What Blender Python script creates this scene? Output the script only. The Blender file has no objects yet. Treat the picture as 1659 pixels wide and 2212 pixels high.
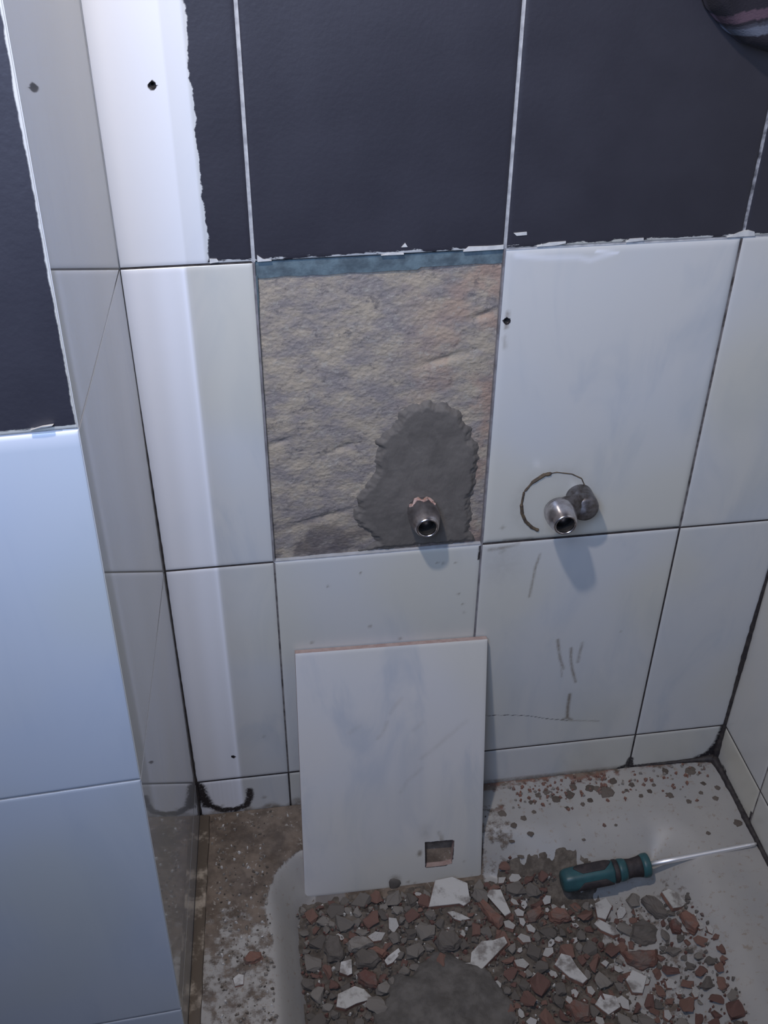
import bpy, bmesh, math, random
import numpy as np
from mathutils import Vector, Matrix, noise

sc = bpy.context.scene
C = sc.collection

# ------------------------------------------------------------------ camera
cam_d = bpy.data.cameras.new('camera')
cam = bpy.data.objects.new('camera', cam_d)
C.objects.link(cam)
RX = Vector((0.98955625, -0.14395695, 0.00740440))
DN = Vector((-0.07952456, -0.58804988, -0.80490570))
FW = Vector((0.12022593, 0.79591063, -0.59335654))
cam.matrix_world = Matrix(((RX.x, -DN.x, -FW.x, -0.01547),
                           (RX.y, -DN.y, -FW.y, -0.79235),
                           (RX.z, -DN.z, -FW.z, 0.33960),
                           (0, 0, 0, 1)))
cam_d.sensor_fit = 'VERTICAL'
cam_d.sensor_height = 36.0
cam_d.lens = 2320.27 / 2212 * 36.0
cam_d.clip_start = 0.01
sc.camera = cam

# ------------------------------------------------------------------ world, lamps, exposure
w = bpy.data.worlds.new('world')
sc.world = w
w.use_nodes = True
bg = w.node_tree.nodes['Background']
bg.inputs[0].default_value = (0.52, 0.62, 1.0, 1)
bg.inputs[1].default_value = 0.09


def lamp(name, kind, loc, energy, col, **k):
    d = bpy.data.lights.new(name, kind)
    d.energy = energy
    d.color = col
    for a, b in k.items():
        if a != 'aim':
            setattr(d, a, b)
    o = bpy.data.objects.new(name, d)
    C.objects.link(o)
    o.location = loc
    if 'aim' in k:
        o.rotation_euler = (Vector(k['aim']) - Vector(loc)).to_track_quat('-Z', 'Y').to_euler()
    return o


lamp('room_lamp', 'SPOT', (-0.12, -0.46, 0.68), 20.5, (1.0, 0.89, 0.80), shadow_soft_size=0.02,
     spot_size=math.radians(125), spot_blend=1.0, aim=(0.02, 0.0, -0.05))
lamp('window_light', 'AREA', (-0.16, -0.86, 0.50), 2.7, (0.48, 0.64, 1.0), shape='SQUARE', size=0.36,
     spread=math.radians(96), aim=(0.06, 0.0, 0.08))

sc.view_settings.view_transform = 'Standard'
sc.view_settings.look = 'None'
sc.view_settings.gamma = 1
sc.view_settings.use_curve_mapping = False
sc.view_settings.exposure = 0.0

rnd = random.Random(11)


# ------------------------------------------------------------------ helpers
def link(o, parent=None):
    C.objects.link(o)
    if parent:
        o.parent = parent
        o.matrix_parent_inverse = parent.matrix_world.inverted() if False else Matrix()
        o.location = Vector(o.location) - Vector(parent.location)
    return o


def mesh_obj(name, verts, faces, m, parent=None, loc=None, smooth=False):
    """one mesh object, its origin at loc (default: the centre of the vertices)"""
    v = np.asarray(verts, float).reshape(-1, 3)
    if loc is None:
        loc = (v.min(0) + v.max(0)) / 2
    me = bpy.data.meshes.new(name)
    me.from_pydata((v - np.asarray(loc)).tolist(), [], [tuple(int(i) for i in f) for f in faces])
    me.update()
    for mm in (m if isinstance(m, (list, tuple)) else [m]):
        me.materials.append(mm)
    if smooth:
        me.polygons.foreach_set('use_smooth', [True] * len(me.polygons))
    o = bpy.data.objects.new(name, me)
    o.location = loc
    return link(o, parent)


def bm_obj(name, bm, m, parent=None, loc=(0, 0, 0), smooth=False):
    me = bpy.data.meshes.new(name)
    bm.normal_update()
    bm.to_mesh(me)
    bm.free()
    for mm in (m if isinstance(m, (list, tuple)) else [m]):
        me.materials.append(mm)
    if smooth:
        me.polygons.foreach_set('use_smooth', [True] * len(me.polygons))
    o = bpy.data.objects.new(name, me)
    o.location = loc
    return link(o, parent)


def tag(o, label=None, cat=None, group=None, kind=None):
    if label:
        o['label'] = label
    if cat:
        o['category'] = cat
    if group:
        o['group'] = group
    if kind:
        o['kind'] = kind
    return o


def empty(name, loc):
    o = bpy.data.objects.new(name, None)
    o.empty_display_size = 0.02
    o.location = loc
    C.objects.link(o)
    return o


def set_attr(o, arr):
    a = o.data.attributes.new('marks', 'FLOAT_COLOR', 'POINT')
    a.data.foreach_set('color', np.asarray(arr, np.float32).ravel())


def grid_faces(nu, nv):
    idx = np.arange(nu * nv).reshape(nu, nv)
    return np.stack([idx[:-1, :-1], idx[1:, :-1], idx[1:, 1:], idx[:-1, 1:]], -1).reshape(-1, 4)


def sub(o, part):
    """hang a piece on a part (thing > part > sub-part)"""
    wl = world_loc(o)
    o.parent = part
    o.location = wl - world_loc(part)
    return o


def seg_dist(px, pz, a, b):
    ax, az = a
    bx, bz = b
    dx, dz = bx - ax, bz - az
    L = dx * dx + dz * dz + 1e-12
    t = np.clip(((px - ax) * dx + (pz - az) * dz) / L, 0, 1)
    return np.hypot(px - ax - t * dx, pz - az - t * dz)


def stroke(px, pz, pts, wd):
    if len(pts) == 1:
        d = np.hypot(px - pts[0][0], pz - pts[0][1])
    else:
        d = np.min([seg_dist(px, pz, pts[i], pts[i + 1]) for i in range(len(pts) - 1)], axis=0)
    return np.clip(1.25 - d / wd, 0, 1)


def tube(path, radii, n=8, cap=True, squash=None):
    """swept tube along a path; returns verts, faces"""
    P = [Vector(p) for p in path]
    V, F = [], []
    for i, p in enumerate(P):
        t = (P[min(i + 1, len(P) - 1)] - P[max(i - 1, 0)]).normalized()
        up = Vector((0, 0, 1)) if abs(t.z) < 0.9 else Vector((1, 0, 0))
        a = t.cross(up).normalized()
        b = a.cross(t).normalized()
        for k in range(n):
            th = 2 * math.pi * k / n
            V.append(tuple(p + (a * math.cos(th) + b * math.sin(th)) * radii[i]))
    for i in range(len(P) - 1):
        for k in range(n):
            k2 = (k + 1) % n
            F.append((i * n + k, i * n + k2, (i + 1) * n + k2, (i + 1) * n + k))
    if cap:
        F.append(tuple(range(n - 1, -1, -1)))
        F.append(tuple((len(P) - 1) * n + k for k in range(n)))
    return V, F


def resample(path, step, jit=0.0, rr=None):
    out = []
    for i in range(len(path) - 1):
        a, b = Vector(path[i]), Vector(path[i + 1])
        n = max(1, int((b - a).length / step))
        for k in range(n):
            out.append(a.lerp(b, k / n))
    out.append(Vector(path[-1]))
    return out


# ------------------------------------------------------------------ materials
def mat(name):
    m = bpy.data.materials.new(name)
    m.use_nodes = True
    nt = m.node_tree
    b = nt.nodes['Principled BSDF']
    return m, nt, b


class NT:
    """small node helper"""

    def __init__(self, nt):
        self.nt = nt
        self.geo = nt.nodes.new('ShaderNodeNewGeometry')
        self.pos = self.geo.outputs['Position']

    def put(self, inp, v):
        if hasattr(v, 'is_output'):
            self.nt.links.new(v, inp)
        else:
            if isinstance(v, tuple) and len(v) == 3 and len(inp.default_value) == 4:
                v = v + (1,)
            inp.default_value = v

    def noise(self, scale, detail=3, rough=0.55, vec=None, dist=0.0):
        n = self.nt.nodes.new('ShaderNodeTexNoise')
        n.inputs['Scale'].default_value = scale
        n.inputs['Detail'].default_value = detail
        n.inputs['Roughness'].default_value = rough
        n.inputs['Distortion'].default_value = dist
        self.put(n.inputs['Vector'], vec if vec is not None else self.pos)
        return n.outputs['Fac']

    def mapping(self, vec, scale=(1, 1, 1), rot=(0, 0, 0), loc=(0, 0, 0)):
        n = self.nt.nodes.new('ShaderNodeMapping')
        self.put(n.inputs['Vector'], vec)
        self.put(n.inputs['Location'], loc)
        n.inputs['Rotation'].default_value = rot
        n.inputs['Scale'].default_value = scale
        return n.outputs[0]

    def ramp(self, v, lo, hi, a=0.0, b=1.0):
        n = self.nt.nodes.new('ShaderNodeMapRange')
        n.interpolation_type = 'SMOOTHSTEP'
        self.put(n.inputs['Value'], v)
        for i, x in enumerate((lo, hi, a, b)):
            n.inputs[i + 1].default_value = x
        return n.outputs[0]

    def math(self, op, a, b=0.0):
        n = self.nt.nodes.new('ShaderNodeMath')
        n.operation = op
        self.put(n.inputs[0], a)
        self.put(n.inputs[1], b)
        return n.outputs[0]

    def mix(self, f, a, b):
        n = self.nt.nodes.new('ShaderNodeMix')
        n.data_type = 'RGBA'
        self.put(n.inputs[0], f)
        self.put(n.inputs[6], a)
        self.put(n.inputs[7], b)
        return n.outputs[2]

    def sep(self, v):
        n = self.nt.nodes.new('ShaderNodeSeparateXYZ')
        self.put(n.inputs[0], v)
        return n.outputs

    def attr(self, name='marks'):
        n = self.nt.nodes.new('ShaderNodeAttribute')
        n.attribute_name = name
        s = self.nt.nodes.new('ShaderNodeSeparateColor')
        self.nt.links.new(n.outputs['Color'], s.inputs[0])
        return s.outputs

    def obj_offset(self):
        oi = self.nt.nodes.new('ShaderNodeObjectInfo')
        tc = self.nt.nodes.new('ShaderNodeTexCoord')
        c = self.nt.nodes.new('ShaderNodeCombineXYZ')
        self.nt.links.new(self.math('MULTIPLY', oi.outputs['Random'], 7.0), c.inputs[0])
        self.nt.links.new(self.math('MULTIPLY', oi.outputs['Random'], 3.0), c.inputs[2])
        a = self.nt.nodes.new('ShaderNodeVectorMath')
        self.nt.links.new(tc.outputs['Object'], a.inputs[0])
        self.nt.links.new(c.outputs[0], a.inputs[1])
        return a.outputs[0], oi.outputs['Random']

    def bump(self, b, h, strength, dist):
        n = self.nt.nodes.new('ShaderNodeBump')
        n.inputs['Strength'].default_value = strength
        n.inputs['Distance'].default_value = dist
        self.put(n.inputs['Height'], h)
        self.nt.links.new(n.outputs[0], b.inputs['Normal'])


CREAM = (0.56, 0.555, 0.535)


def tile_mat(name, rough=0.22, paint=None, base=CREAM, vein=0.5, rot=0.6, jagx=1.0, ior=1.5):
    """glazed ceramic: cream with faint blue-grey marbling; 'paint' = (edge x, side, edge z, ragged) coats part of it"""
    m, nt, b = mat(name)
    n = NT(nt)
    vec, r = n.obj_offset()
    mv = n.mapping(vec, scale=(16, 16, 5), rot=(0, rot, 0))
    v1 = n.ramp(n.noise(1.0, 4, 0.6, mv, 0.8), 0.48, 0.72)
    v2 = n.ramp(n.noise(9.0, 2, 0.5, vec), 0.35, 0.7)
    v3 = n.ramp(n.noise(5.0, 1, 0.5, n.mapping(vec, loc=(3, 1, 2))), 0.42, 0.66)
    col = n.mix(n.math('MULTIPLY', v1, vein), base, tuple(c * f for c, f in zip(base, (0.78, 0.83, 0.90))))
    col = n.mix(n.math('MULTIPLY', v2, 0.35), col, tuple(c * f for c, f in zip(base, (0.90, 0.96, 1.06))))
    col = n.mix(n.math('MULTIPLY', v3, 0.55), col, tuple(c * f for c, f in zip(base, (1.0, 0.965, 0.82))))
    a = n.attr()
    fine = n.noise(330.0, 2, 0.6)
    col = n.mix(a[2], col, (0.86, 0.875, 0.93))  # pale marks: filler and bare edges, plus bounced light painted near the corner
    col = n.mix(n.math('MULTIPLY', a[0], n.ramp(n.noise(120.0, 4, 0.65), 0.3, 0.65, 0.45, 1.05)), col, (0.17, 0.135, 0.095))
    col = n.mix(n.ramp(n.math('MULTIPLY', a[1], n.ramp(fine, 0.2, 0.65, 0.5, 1.15)), 0.12, 0.75), col, (0.028, 0.025, 0.028))
    rgh = rough
    if paint:
        ex, side, ez, chip = paint
        s = n.sep(n.pos)
        jag = n.math('ADD', n.math('MULTIPLY', n.math('SUBTRACT', n.noise(70.0, 4, 0.65), 0.5), 0.009),
                     n.math('MULTIPLY', n.math('SUBTRACT', n.noise(22.0, 1, 0.5), 0.5), 0.005))
        dx = n.math('MULTIPLY', n.math('ADD', n.math('SUBTRACT', s[0], ex), n.math('MULTIPLY', jag, jagx)), side)
        fx = n.ramp(dx, -0.0004, 0.0006)
        jz = n.math('MULTIPLY', n.math('SUBTRACT', n.noise(1.0, 4, 0.7, n.mapping(n.pos, scale=(60, 1, 240))), 0.54), 0.014)
        fz = n.ramp(n.math('ADD', n.math('SUBTRACT', s[2], ez), n.math('MULTIPLY', jz, chip)), -0.0003, 0.0006)
        f = n.math('MULTIPLY', fx, fz)
        f = n.math('MULTIPLY', f, n.math('SUBTRACT', 1.0, a[2]))
        mott = n.ramp(n.noise(14.0, 3, 0.5), 0.3, 0.75)
        pc = n.mix(mott, (0.0235, 0.0225, 0.031), (0.031, 0.030, 0.040))
        col = n.mix(f, col, pc)
        rgh = n.math('ADD', n.math('MULTIPLY', f, 0.30), rough)
        n.bump(b, n.math('MULTIPLY', f, n.noise(260.0, 2, 0.5)), 0.25, 0.0006)
    n.put(b.inputs['Base Color'], col)
    n.put(b.inputs['Roughness'], rgh)
    b.inputs['IOR'].default_value = ior
    return m


def simple(name, col, rough=0.7, metal=0.0, var=None, scale=60, bump=0.0, bscale=200):
    m, nt, b = mat(name)
    n = NT(nt)
    c = col
    if var:
        c = n.mix(n.ramp(n.noise(scale, 4, 0.6), 0.35, 0.68), col, var)
    n.put(b.inputs['Base Color'], c)
    b.inputs['Roughness'].default_value = rough
    b.inputs['Metallic'].default_value = metal
    if bump:
        n.bump(b, n.noise(bscale, 4, 0.6), bump, 0.002)
    return m


M = {}
M['tile'] = tile_mat('glazed_tile', vein=0.75)
M['tile_side'] = tile_mat('glossy_glazed_tile', rough=0.03, base=(0.54, 0.54, 0.54), vein=0.3, ior=1.6)
M['tile_front'] = tile_mat('glazed_tile_daylight_tint', base=(0.52, 0.57, 0.64), vein=0.35)  # near face: blue daylight tint put into the tile colour
M['tile_loose'] = tile_mat('glazed_tile_streaked', base=(0.57, 0.56, 0.55), vein=1.0, rot=0.9)
M['paint_back'] = tile_mat('painted_tile_back', paint=(-0.0345, 1.0, 0.0016, 1.0))
M['paint_front'] = tile_mat('painted_tile_front', paint=(-0.1154, -1.0, 0.0030, 0.35), jagx=0.30)
M['biscuit'] = simple('fired_clay_body', (0.42, 0.32, 0.29), 0.85, var=(0.34, 0.24, 0.215), scale=120)
M['slab'] = simple('rough_plaster', (0.20, 0.18, 0.15), 0.9, bump=0.5)
M['grout_white'] = simple('pale_grout', (0.44, 0.44, 0.44), 0.85, var=(0.27, 0.27, 0.28), scale=90)
M['grout_smear'] = simple('smudged_grout', (0.34, 0.34, 0.36), 0.85, var=(0.04, 0.04, 0.05), scale=110)
M['grout_grey'] = simple('grey_grout', (0.20, 0.185, 0.18), 0.85, var=(0.045, 0.038, 0.036), scale=60)
M['grout_lilac'] = simple('lilac_grey_grout', (0.25, 0.235, 0.24), 0.85, var=(0.13, 0.118, 0.12), scale=50)
M['grout_dark'] = simple('mouldy_grout', (0.05, 0.042, 0.04), 0.85, var=(0.016, 0.014, 0.015), scale=90)
M['grout_pale'] = simple('clean_grout', (0.42, 0.43, 0.45), 0.85, var=(0.34, 0.35, 0.36), scale=60)
M['mould'] = simple('black_mould_sealant', (0.022, 0.018, 0.02), 0.6, var=(0.05, 0.043, 0.04), scale=160)
M['hole'] = simple('dark_hole_plug', (0.012, 0.010, 0.010), 0.9)
M['floor'] = simple('floor_screed', (0.16, 0.15, 0.14), 0.9, var=(0.11, 0.10, 0.09), scale=20)
M['teal'] = simple('teal_adhesive', (0.125, 0.175, 0.195), 0.7, var=(0.065, 0.090, 0.105), scale=70, bump=0.3)
M['rust'] = simple('rusty_residue', (0.12, 0.085, 0.05), 0.8, var=(0.06, 0.045, 0.035), scale=200)
M['putty'] = simple('white_filler', (0.62, 0.61, 0.58), 0.6, var=(0.5, 0.5, 0.49), scale=120)

# rough mortar behind the missing tile
m, nt, b = mat('old_mortar')
n = NT(nt)
st = n.mapping(n.pos, scale=(34, 34, 60), rot=(0, 0.35, 0))
c = n.mix(n.ramp(n.noise(1.0, 5, 0.65, st), 0.36, 0.64), (0.285, 0.252, 0.236), (0.445, 0.375, 0.285))
c = n.mix(n.math('MULTIPLY', n.ramp(n.noise(16, 4, 0.6), 0.5, 0.68), 0.6), c, (0.285, 0.255, 0.245))
sx = n.sep(n.pos)
pk = n.math('MULTIPLY', n.ramp(sx[0], 0.10, 0.19), n.ramp(n.noise(26, 3, 0.6), 0.42, 0.6))
c = n.mix(n.math('MULTIPLY', pk, 0.75), c, (0.42, 0.285, 0.215))
c = n.mix(n.math('MULTIPLY', n.ramp(n.noise(150, 6, 0.75), 0.52, 0.68), 0.6), c, (0.46, 0.425, 0.365))
c = n.mix(n.math('MULTIPLY', n.ramp(n.noise(110, 6, 0.75), 0.46, 0.33), 0.6), c, (0.12, 0.108, 0.112))
dk = n.math('MULTIPLY', n.ramp(sx[2], -0.24, -0.285), n.ramp(n.noise(38, 3, 0.6), 0.38, 0.6))
c = n.mix(n.math('MULTIPLY', dk, 0.7), c, (0.085, 0.07, 0.075))
n.put(b.inputs['Base Color'], c)
b.inputs['Roughness'].default_value = 0.95
vor = nt.nodes.new('ShaderNodeTexVoronoi')
vor.inputs['Scale'].default_value = 230
nt.links.new(n.mapping(n.pos, scale=(1, 1, 1.5), rot=(0, 0.4, 0)), vor.inputs['Vector'])
grain = n.math('ADD', n.math('MULTIPLY', n.noise(170, 8, 0.8), 1.0), n.math('MULTIPLY', vor.outputs['Distance'], 0.35))
n.bump(b, grain, 0.85, 0.0022)
M['mortar'] = m

m, nt, b = mat('fresh_cement')
n = NT(nt)
c = n.mix(n.ramp(n.noise(36, 4, 0.6, dist=1.2), 0.3, 0.7), (0.104, 0.092, 0.081), (0.142, 0.126, 0.110))
n.put(b.inputs['Base Color'], c)
b.inputs['Roughness'].default_value = 0.75
n.bump(b, n.noise(1.0, 4, 0.6, n.mapping(n.pos, scale=(130, 130, 60), rot=(0, -0.7, 0)), 1.5), 0.35, 0.0015)
M['cement'] = m

# shower tray: white enamel under dried mortar dirt and painted shade
m, nt, b = mat('dirty_shaded_enamel')
n = NT(nt)
a = n.attr()
nz = n.noise(75, 6, 0.68)
nb = n.noise(20, 4, 0.6)
d = n.math('ADD', a[0], n.math('ADD', n.math('MULTIPLY', n.math('SUBTRACT', nz, 0.5), 1.15),
                               n.math('MULTIPLY', n.math('SUBTRACT', nb, 0.5), 0.75)))
f = n.ramp(d, 0.40, 0.62)
enamel = n.mix(n.ramp(n.noise(12, 3, 0.5), 0.35, 0.7), (0.37, 0.355, 0.33), (0.32, 0.315, 0.305))  # enamel kept darker to stand in for dim light in the tray
enamel = n.mix(n.math('MULTIPLY', n.ramp(n.noise(140, 5, 0.72), 0.565, 0.68), 0.75), enamel, (0.26, 0.21, 0.16))
dirt = n.mix(n.ramp(n.noise(48, 5, 0.65), 0.32, 0.68), (0.082, 0.060, 0.044), (0.20, 0.155, 0.118))
dirt = n.mix(n.math('MULTIPLY', a[2], n.ramp(n.noise(85, 4, 0.6), 0.4, 0.6)), dirt, (0.21, 0.105, 0.075))
dirt = n.mix(n.ramp(n.noise(190, 3, 0.6), 0.60, 0.74), dirt, (0.36, 0.33, 0.29))
c = n.mix(f, enamel, dirt)
dim_film = n.ramp(n.math('ADD', a[1], n.math('MULTIPLY', n.math('SUBTRACT', nb, 0.5), 0.6)), 0.25, 0.9)
c = n.mix(n.math('MULTIPLY', dim_film, 0.72), c, (0.20, 0.19, 0.185))
n.put(b.inputs['Base Color'], c)
n.put(b.inputs['Roughness'], n.math('ADD', n.math('MULTIPLY', f, 0.4), 0.45))
n.bump(b, n.math('MULTIPLY', f, nz), 0.5, 0.003)
M['tray'] = m


def frag_mat(name, cols, scale=70, rough=0.9, dust=(0.15, 0.13, 0.115), amt=0.6):
    m, nt, b = mat(name)
    n = NT(nt)
    vec, r = n.obj_offset()
    c = n.mix(n.ramp(r, 0.0, 1.0), cols[0], cols[1])
    c = n.mix(n.math('MULTIPLY', n.ramp(n.noise(scale, 4, 0.65, vec), 0.46, 0.66), amt), c, dust)
    n.put(b.inputs['Base Color'], c)
    b.inputs['Roughness'].default_value = rough
    n.bump(b, n.noise(260, 3, 0.6, vec), 0.4, 0.001)
    return m


M['brick'] = frag_mat('broken_brick', ((0.125, 0.058, 0.047), (0.20, 0.105, 0.078)), amt=0.7)
M['mortarfrag'] = frag_mat('broken_mortar', ((0.105, 0.092, 0.08), (0.23, 0.21, 0.185)), amt=0.55)
M['glaze'] = frag_mat('glaze_white', ((0.44, 0.43, 0.40), (0.52, 0.51, 0.49)), rough=0.45, amt=0.85, scale=55)
M['bed'] = simple('rubble_dust', (0.085, 0.07, 0.057), 0.95, var=(0.165, 0.14, 0.115), scale=110, bump=0.8, bscale=300)
M['heap'] = simple('wet_mortar', (0.085, 0.077, 0.069), 0.85, var=(0.135, 0.124, 0.112), scale=60, bump=0.6, bscale=230)
M['chrome'] = simple('dull_chrome', (0.66, 0.63, 0.64), 0.24, 1.0, var=(0.46, 0.42, 0.42), scale=150)
M['chrome_dirty'] = simple('grimy_chrome', (0.24, 0.23, 0.24), 0.42, 0.9, var=(0.12, 0.105, 0.10), scale=140)
M['bore'] = simple('dark_bore', (0.03, 0.028, 0.026), 0.55, 0.3)
M['tape'] = simple('stained_thread_tape', (0.36, 0.20, 0.15), 0.8, var=(0.45, 0.35, 0.32), scale=200)
M['teal_plastic'] = simple('teal_plastic', (0.032, 0.105, 0.115), 0.42, var=(0.024, 0.075, 0.085), scale=50)
M['black_rubber'] = simple('dark_grip', (0.022, 0.018, 0.02), 0.7, var=(0.045, 0.035, 0.035), scale=120)
M['steel'] = simple('bright_steel', (0.97, 0.97, 0.98), 0.5, 1.0)


# ------------------------------------------------------------------ tiles
def make_tile(parent, mapf, u0, u1, v0, v1, m, res=0.006, thick=0.0095, marks=None, pillow=0.0045, drop=0.0007, name='tile', edge=None):
    """a glazed tile with softly rounded glaze edges; mapf(u, v, h) -> world point"""
    def axis(a, b):
        n = max(2, int((b - a - 2 * pillow) / res))
        e = [a, a + 0.15 * pillow, a + 0.4 * pillow, a + 0.7 * pillow]
        return np.array(e + list(np.linspace(a + pillow, b - pillow, n + 1)) + [a + b - x for x in e[::-1]])
    U, V = axis(u0, u1), axis(v0, v1)
    uu, vv = np.meshgrid(U, V, indexing='ij')
    d = np.minimum(np.minimum(uu - u0, u1 - uu), np.minimum(vv - v0, v1 - vv))
    t = np.clip(1 - d / pillow, 0, 1)
    h = -drop * t ** 3
    X = mapf(uu.ravel(), vv.ravel(), h.ravel())
    nu, nv = len(U), len(V)
    F = grid_faces(nu, nv).tolist()
    # sides and back
    ring = [i * nv for i in range(nu)] + [(nu - 1) * nv + j for j in range(1, nv)] + \
           [i * nv + nv - 1 for i in range(nu - 2, -1, -1)] + [j for j in range(nv - 2, 0, -1)]
    ru, rv = uu.ravel()[ring], vv.ravel()[ring]
    B = mapf(ru, rv, np.full(len(ring), -thick))
    base = nu * nv
    k = len(ring)
    nf = len(F)
    for i in range(k):
        j = (i + 1) % k
        F.append((ring[j], ring[i], base + i, base + j))
    F.append(tuple(base + i for i in range(k - 1, -1, -1)))
    verts = np.vstack([X, B])
    o = mesh_obj(name, verts, F, [m, edge or M['biscuit']], parent)
    sm = [True] * nf + [False] * (len(F) - nf)
    o.data.polygons.foreach_set('use_smooth', sm)
    o.data.polygons.foreach_set('material_index', [0] * nf + [1] * (len(F) - nf))
    A = np.zeros((len(verts), 4), np.float32)
    A[:, 3] = 1
    if marks:
        pu = np.concatenate([uu.ravel(), ru])
        pv = np.concatenate([vv.ravel(), rv])
        for ch, s in marks:
            if callable(s):
                A[:, ch] = np.maximum(A[:, ch], s(pu, pv))
            else:
                pts, wd, amt = s
                A[:, ch] = np.maximum(A[:, ch], stroke(pu, pv, pts, wd) * amt)
    set_attr(o, A)
    return o


def cut_hole(o, u_c, v_c, mapf, r, depth=0.006):
    """drill a round hole with a boolean cutter, leave a dark wall plug in it"""
    ring, N = [], 14
    Vv = []
    for h in (0.002, -depth):
        th = np.arange(N) * 2 * math.pi / N
        P = mapf(u_c + r * np.cos(th), v_c + r * np.sin(th), np.full(N, h))
        Vv += P.tolist()
    F = [tuple(range(N)), tuple(range(2 * N - 1, N - 1, -1))] + \
        [(i, N + i, N + (i + 1) % N, (i + 1) % N) for i in range(N)]
    cutter_bool(o, Vv, F)
    th = np.arange(N) * 2 * math.pi / N
    P = np.vstack([mapf(u_c + r * 1.0 * np.cos(th), v_c + r * 1.0 * np.sin(th), np.full(N, -depth + 0.004)),
                   mapf(u_c + r * 0.45 * np.cos(th), v_c + r * 0.45 * np.sin(th), np.full(N, -depth + 0.0035)),
                   mapf(u_c + r * 0.40 * np.cos(th), v_c + r * 0.40 * np.sin(th), np.full(N, -depth))])
    F = [(i, (i + 1) % N, N + (i + 1) % N, N + i) for i in range(N)] + \
        [(N + i, N + (i + 1) % N, 2 * N + (i + 1) % N, 2 * N + i) for i in range(N)] + [tuple(range(2 * N, 3 * N))]
    p = mesh_obj('wall_plug', P, F, M['hole'])
    sub(p, o)


def world_loc(o):
    v = Vector(o.location)
    while o.parent:
        o = o.parent
        v += Vector(o.location)
    return v


def cutter_bool(o, V, F):
    me = bpy.data.meshes.new('cut')
    wl = world_loc(o)
    me.from_pydata([tuple(Vector(v) - wl) for v in V], [], F)
    bm = bmesh.new()
    bm.from_mesh(me)
    bmesh.ops.recalc_face_normals(bm, faces=bm.faces)
    bm.to_mesh(me)
    bm.free()
    me.materials.append(M['hole'])
    # a temporary pair at the origin
    t = bpy.data.objects.new('tmp_tile', o.data)
    c = bpy.data.objects.new('tmp_cut', me)
    C.objects.link(t)
    C.objects.link(c)
    md = t.modifiers.new('b', 'BOOLEAN')
    md.operation = 'DIFFERENCE'
    md.solver = 'EXACT'
    md.object = c
    dg = bpy.context.evaluated_depsgraph_get()
    new = bpy.data.meshes.new_from_object(t.evaluated_get(dg), preserve_all_data_layers=True, depsgraph=dg)
    bpy.data.objects.remove(t)
    bpy.data.objects.remove(c)
    bm = bmesh.new()
    bm.from_mesh(new)
    for e in bm.edges:
        if len(e.link_faces) == 2 and e.calc_face_angle(0) > 0.7:
            e.smooth = False
    bm.to_mesh(new)
    bm.free()
    o.data = new


def back(u, v, h):
    u, v, h = np.broadcast_arrays(u, v, h)
    return np.stack([u, -h, v], -1)


XC = -0.102          # back-left inner corner
XR = 0.508           # right wall plane
ZT = -0.655          # tray rim


def side_len(v):
    return 0.231 + 0.045 * np.clip(-v, -0.6, 0.8)


def side(u, v, h):   # left return wall, u = 0 at the back wall .. 1 at the near edge
    u, v, h = np.broadcast_arrays(u, v, h)
    L = side_len(v)
    d = np.array([-0.053, -0.9986])
    nrm = np.array([0.9986, -0.053])
    return np.stack([XC + d[0] * u * L + nrm[0] * h, d[1] * u * L + nrm[1] * h, v], -1)


def front(u, v, h):  # near face of the pier, u = distance leftwards from the pier edge
    u, v, h = np.broadcast_arrays(u, v, h)
    L = side_len(v)
    x = XC - 0.053 * L - 0.9988 * u
    y = -0.9986 * L - 0.05 * -u * -1 + 0 * u
    return np.stack([x - 0.05 * h, y + 0.05 * u * 0 - h, v], -1)


def right(u, v, h):
    u, v, h = np.broadcast_arrays(u, v, h)
    return np.stack([XR - h, -u, v], -1)


def box(name, x0, x1, y0, y1, z0, z1, m, parent=None):
    v = [(x, y, z) for x in (x0, x1) for y in (y0, y1) for z in (z0, z1)]
    f = [(0, 1, 3, 2), (4, 6, 7, 5), (0, 4, 5, 1), (2, 3, 7, 6), (0, 2, 6, 4), (1, 5, 7, 3)]
    return mesh_obj(name, v, f, m, parent)


floor = tag(box('floor', -0.9, 0.75, -1.6, 0.2, -0.86, -0.76, M['floor']), kind='structure')

# ---- back wall
wall_back = tag(box('wall_back', -0.14, 0.66, 0.0096, 0.13, -0.76, 0.62, M['slab']), kind='structure')
g = 0.0009
bounced_light_half = lambda z0, z1: [(2, lambda u, v: 0.80 * np.clip((-0.0525 - u) / 0.003 + 0.5, 0, 1) *  # strip by the corner: light bounced off the side wall, painted paler
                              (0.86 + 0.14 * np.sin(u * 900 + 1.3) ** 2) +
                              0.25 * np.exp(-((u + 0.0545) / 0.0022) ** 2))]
CG = XC + 0.0004
# row above the paint line
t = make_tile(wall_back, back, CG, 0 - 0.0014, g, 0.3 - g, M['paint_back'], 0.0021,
              marks=[(2, lambda u, v: 0.62 * (u < -0.0375) * np.clip((-0.0525 - u) / 0.003 + 1.0, 0.62, 1))])  # unpainted strip, with the bounced light painted paler towards the corner
cut_hole(t, -0.0615, 0.134, back, 0.0026)
for a, b_ in ((0.0, 0.2), (0.2, 0.4), (0.4, XR)):
    make_tile(wall_back, back, a + 0.0014, b_ - 0.0014, g, 0.3 - g, M['paint_back'], 0.01)
for a, b_ in ((CG, -0.0014), (0.0014, 0.1986), (0.2014, 0.3986), (0.4014, XR)):
    make_tile(wall_back, back, a, b_, 0.3 + g, 0.6 - g, M['paint_back'], 0.02)
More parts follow.
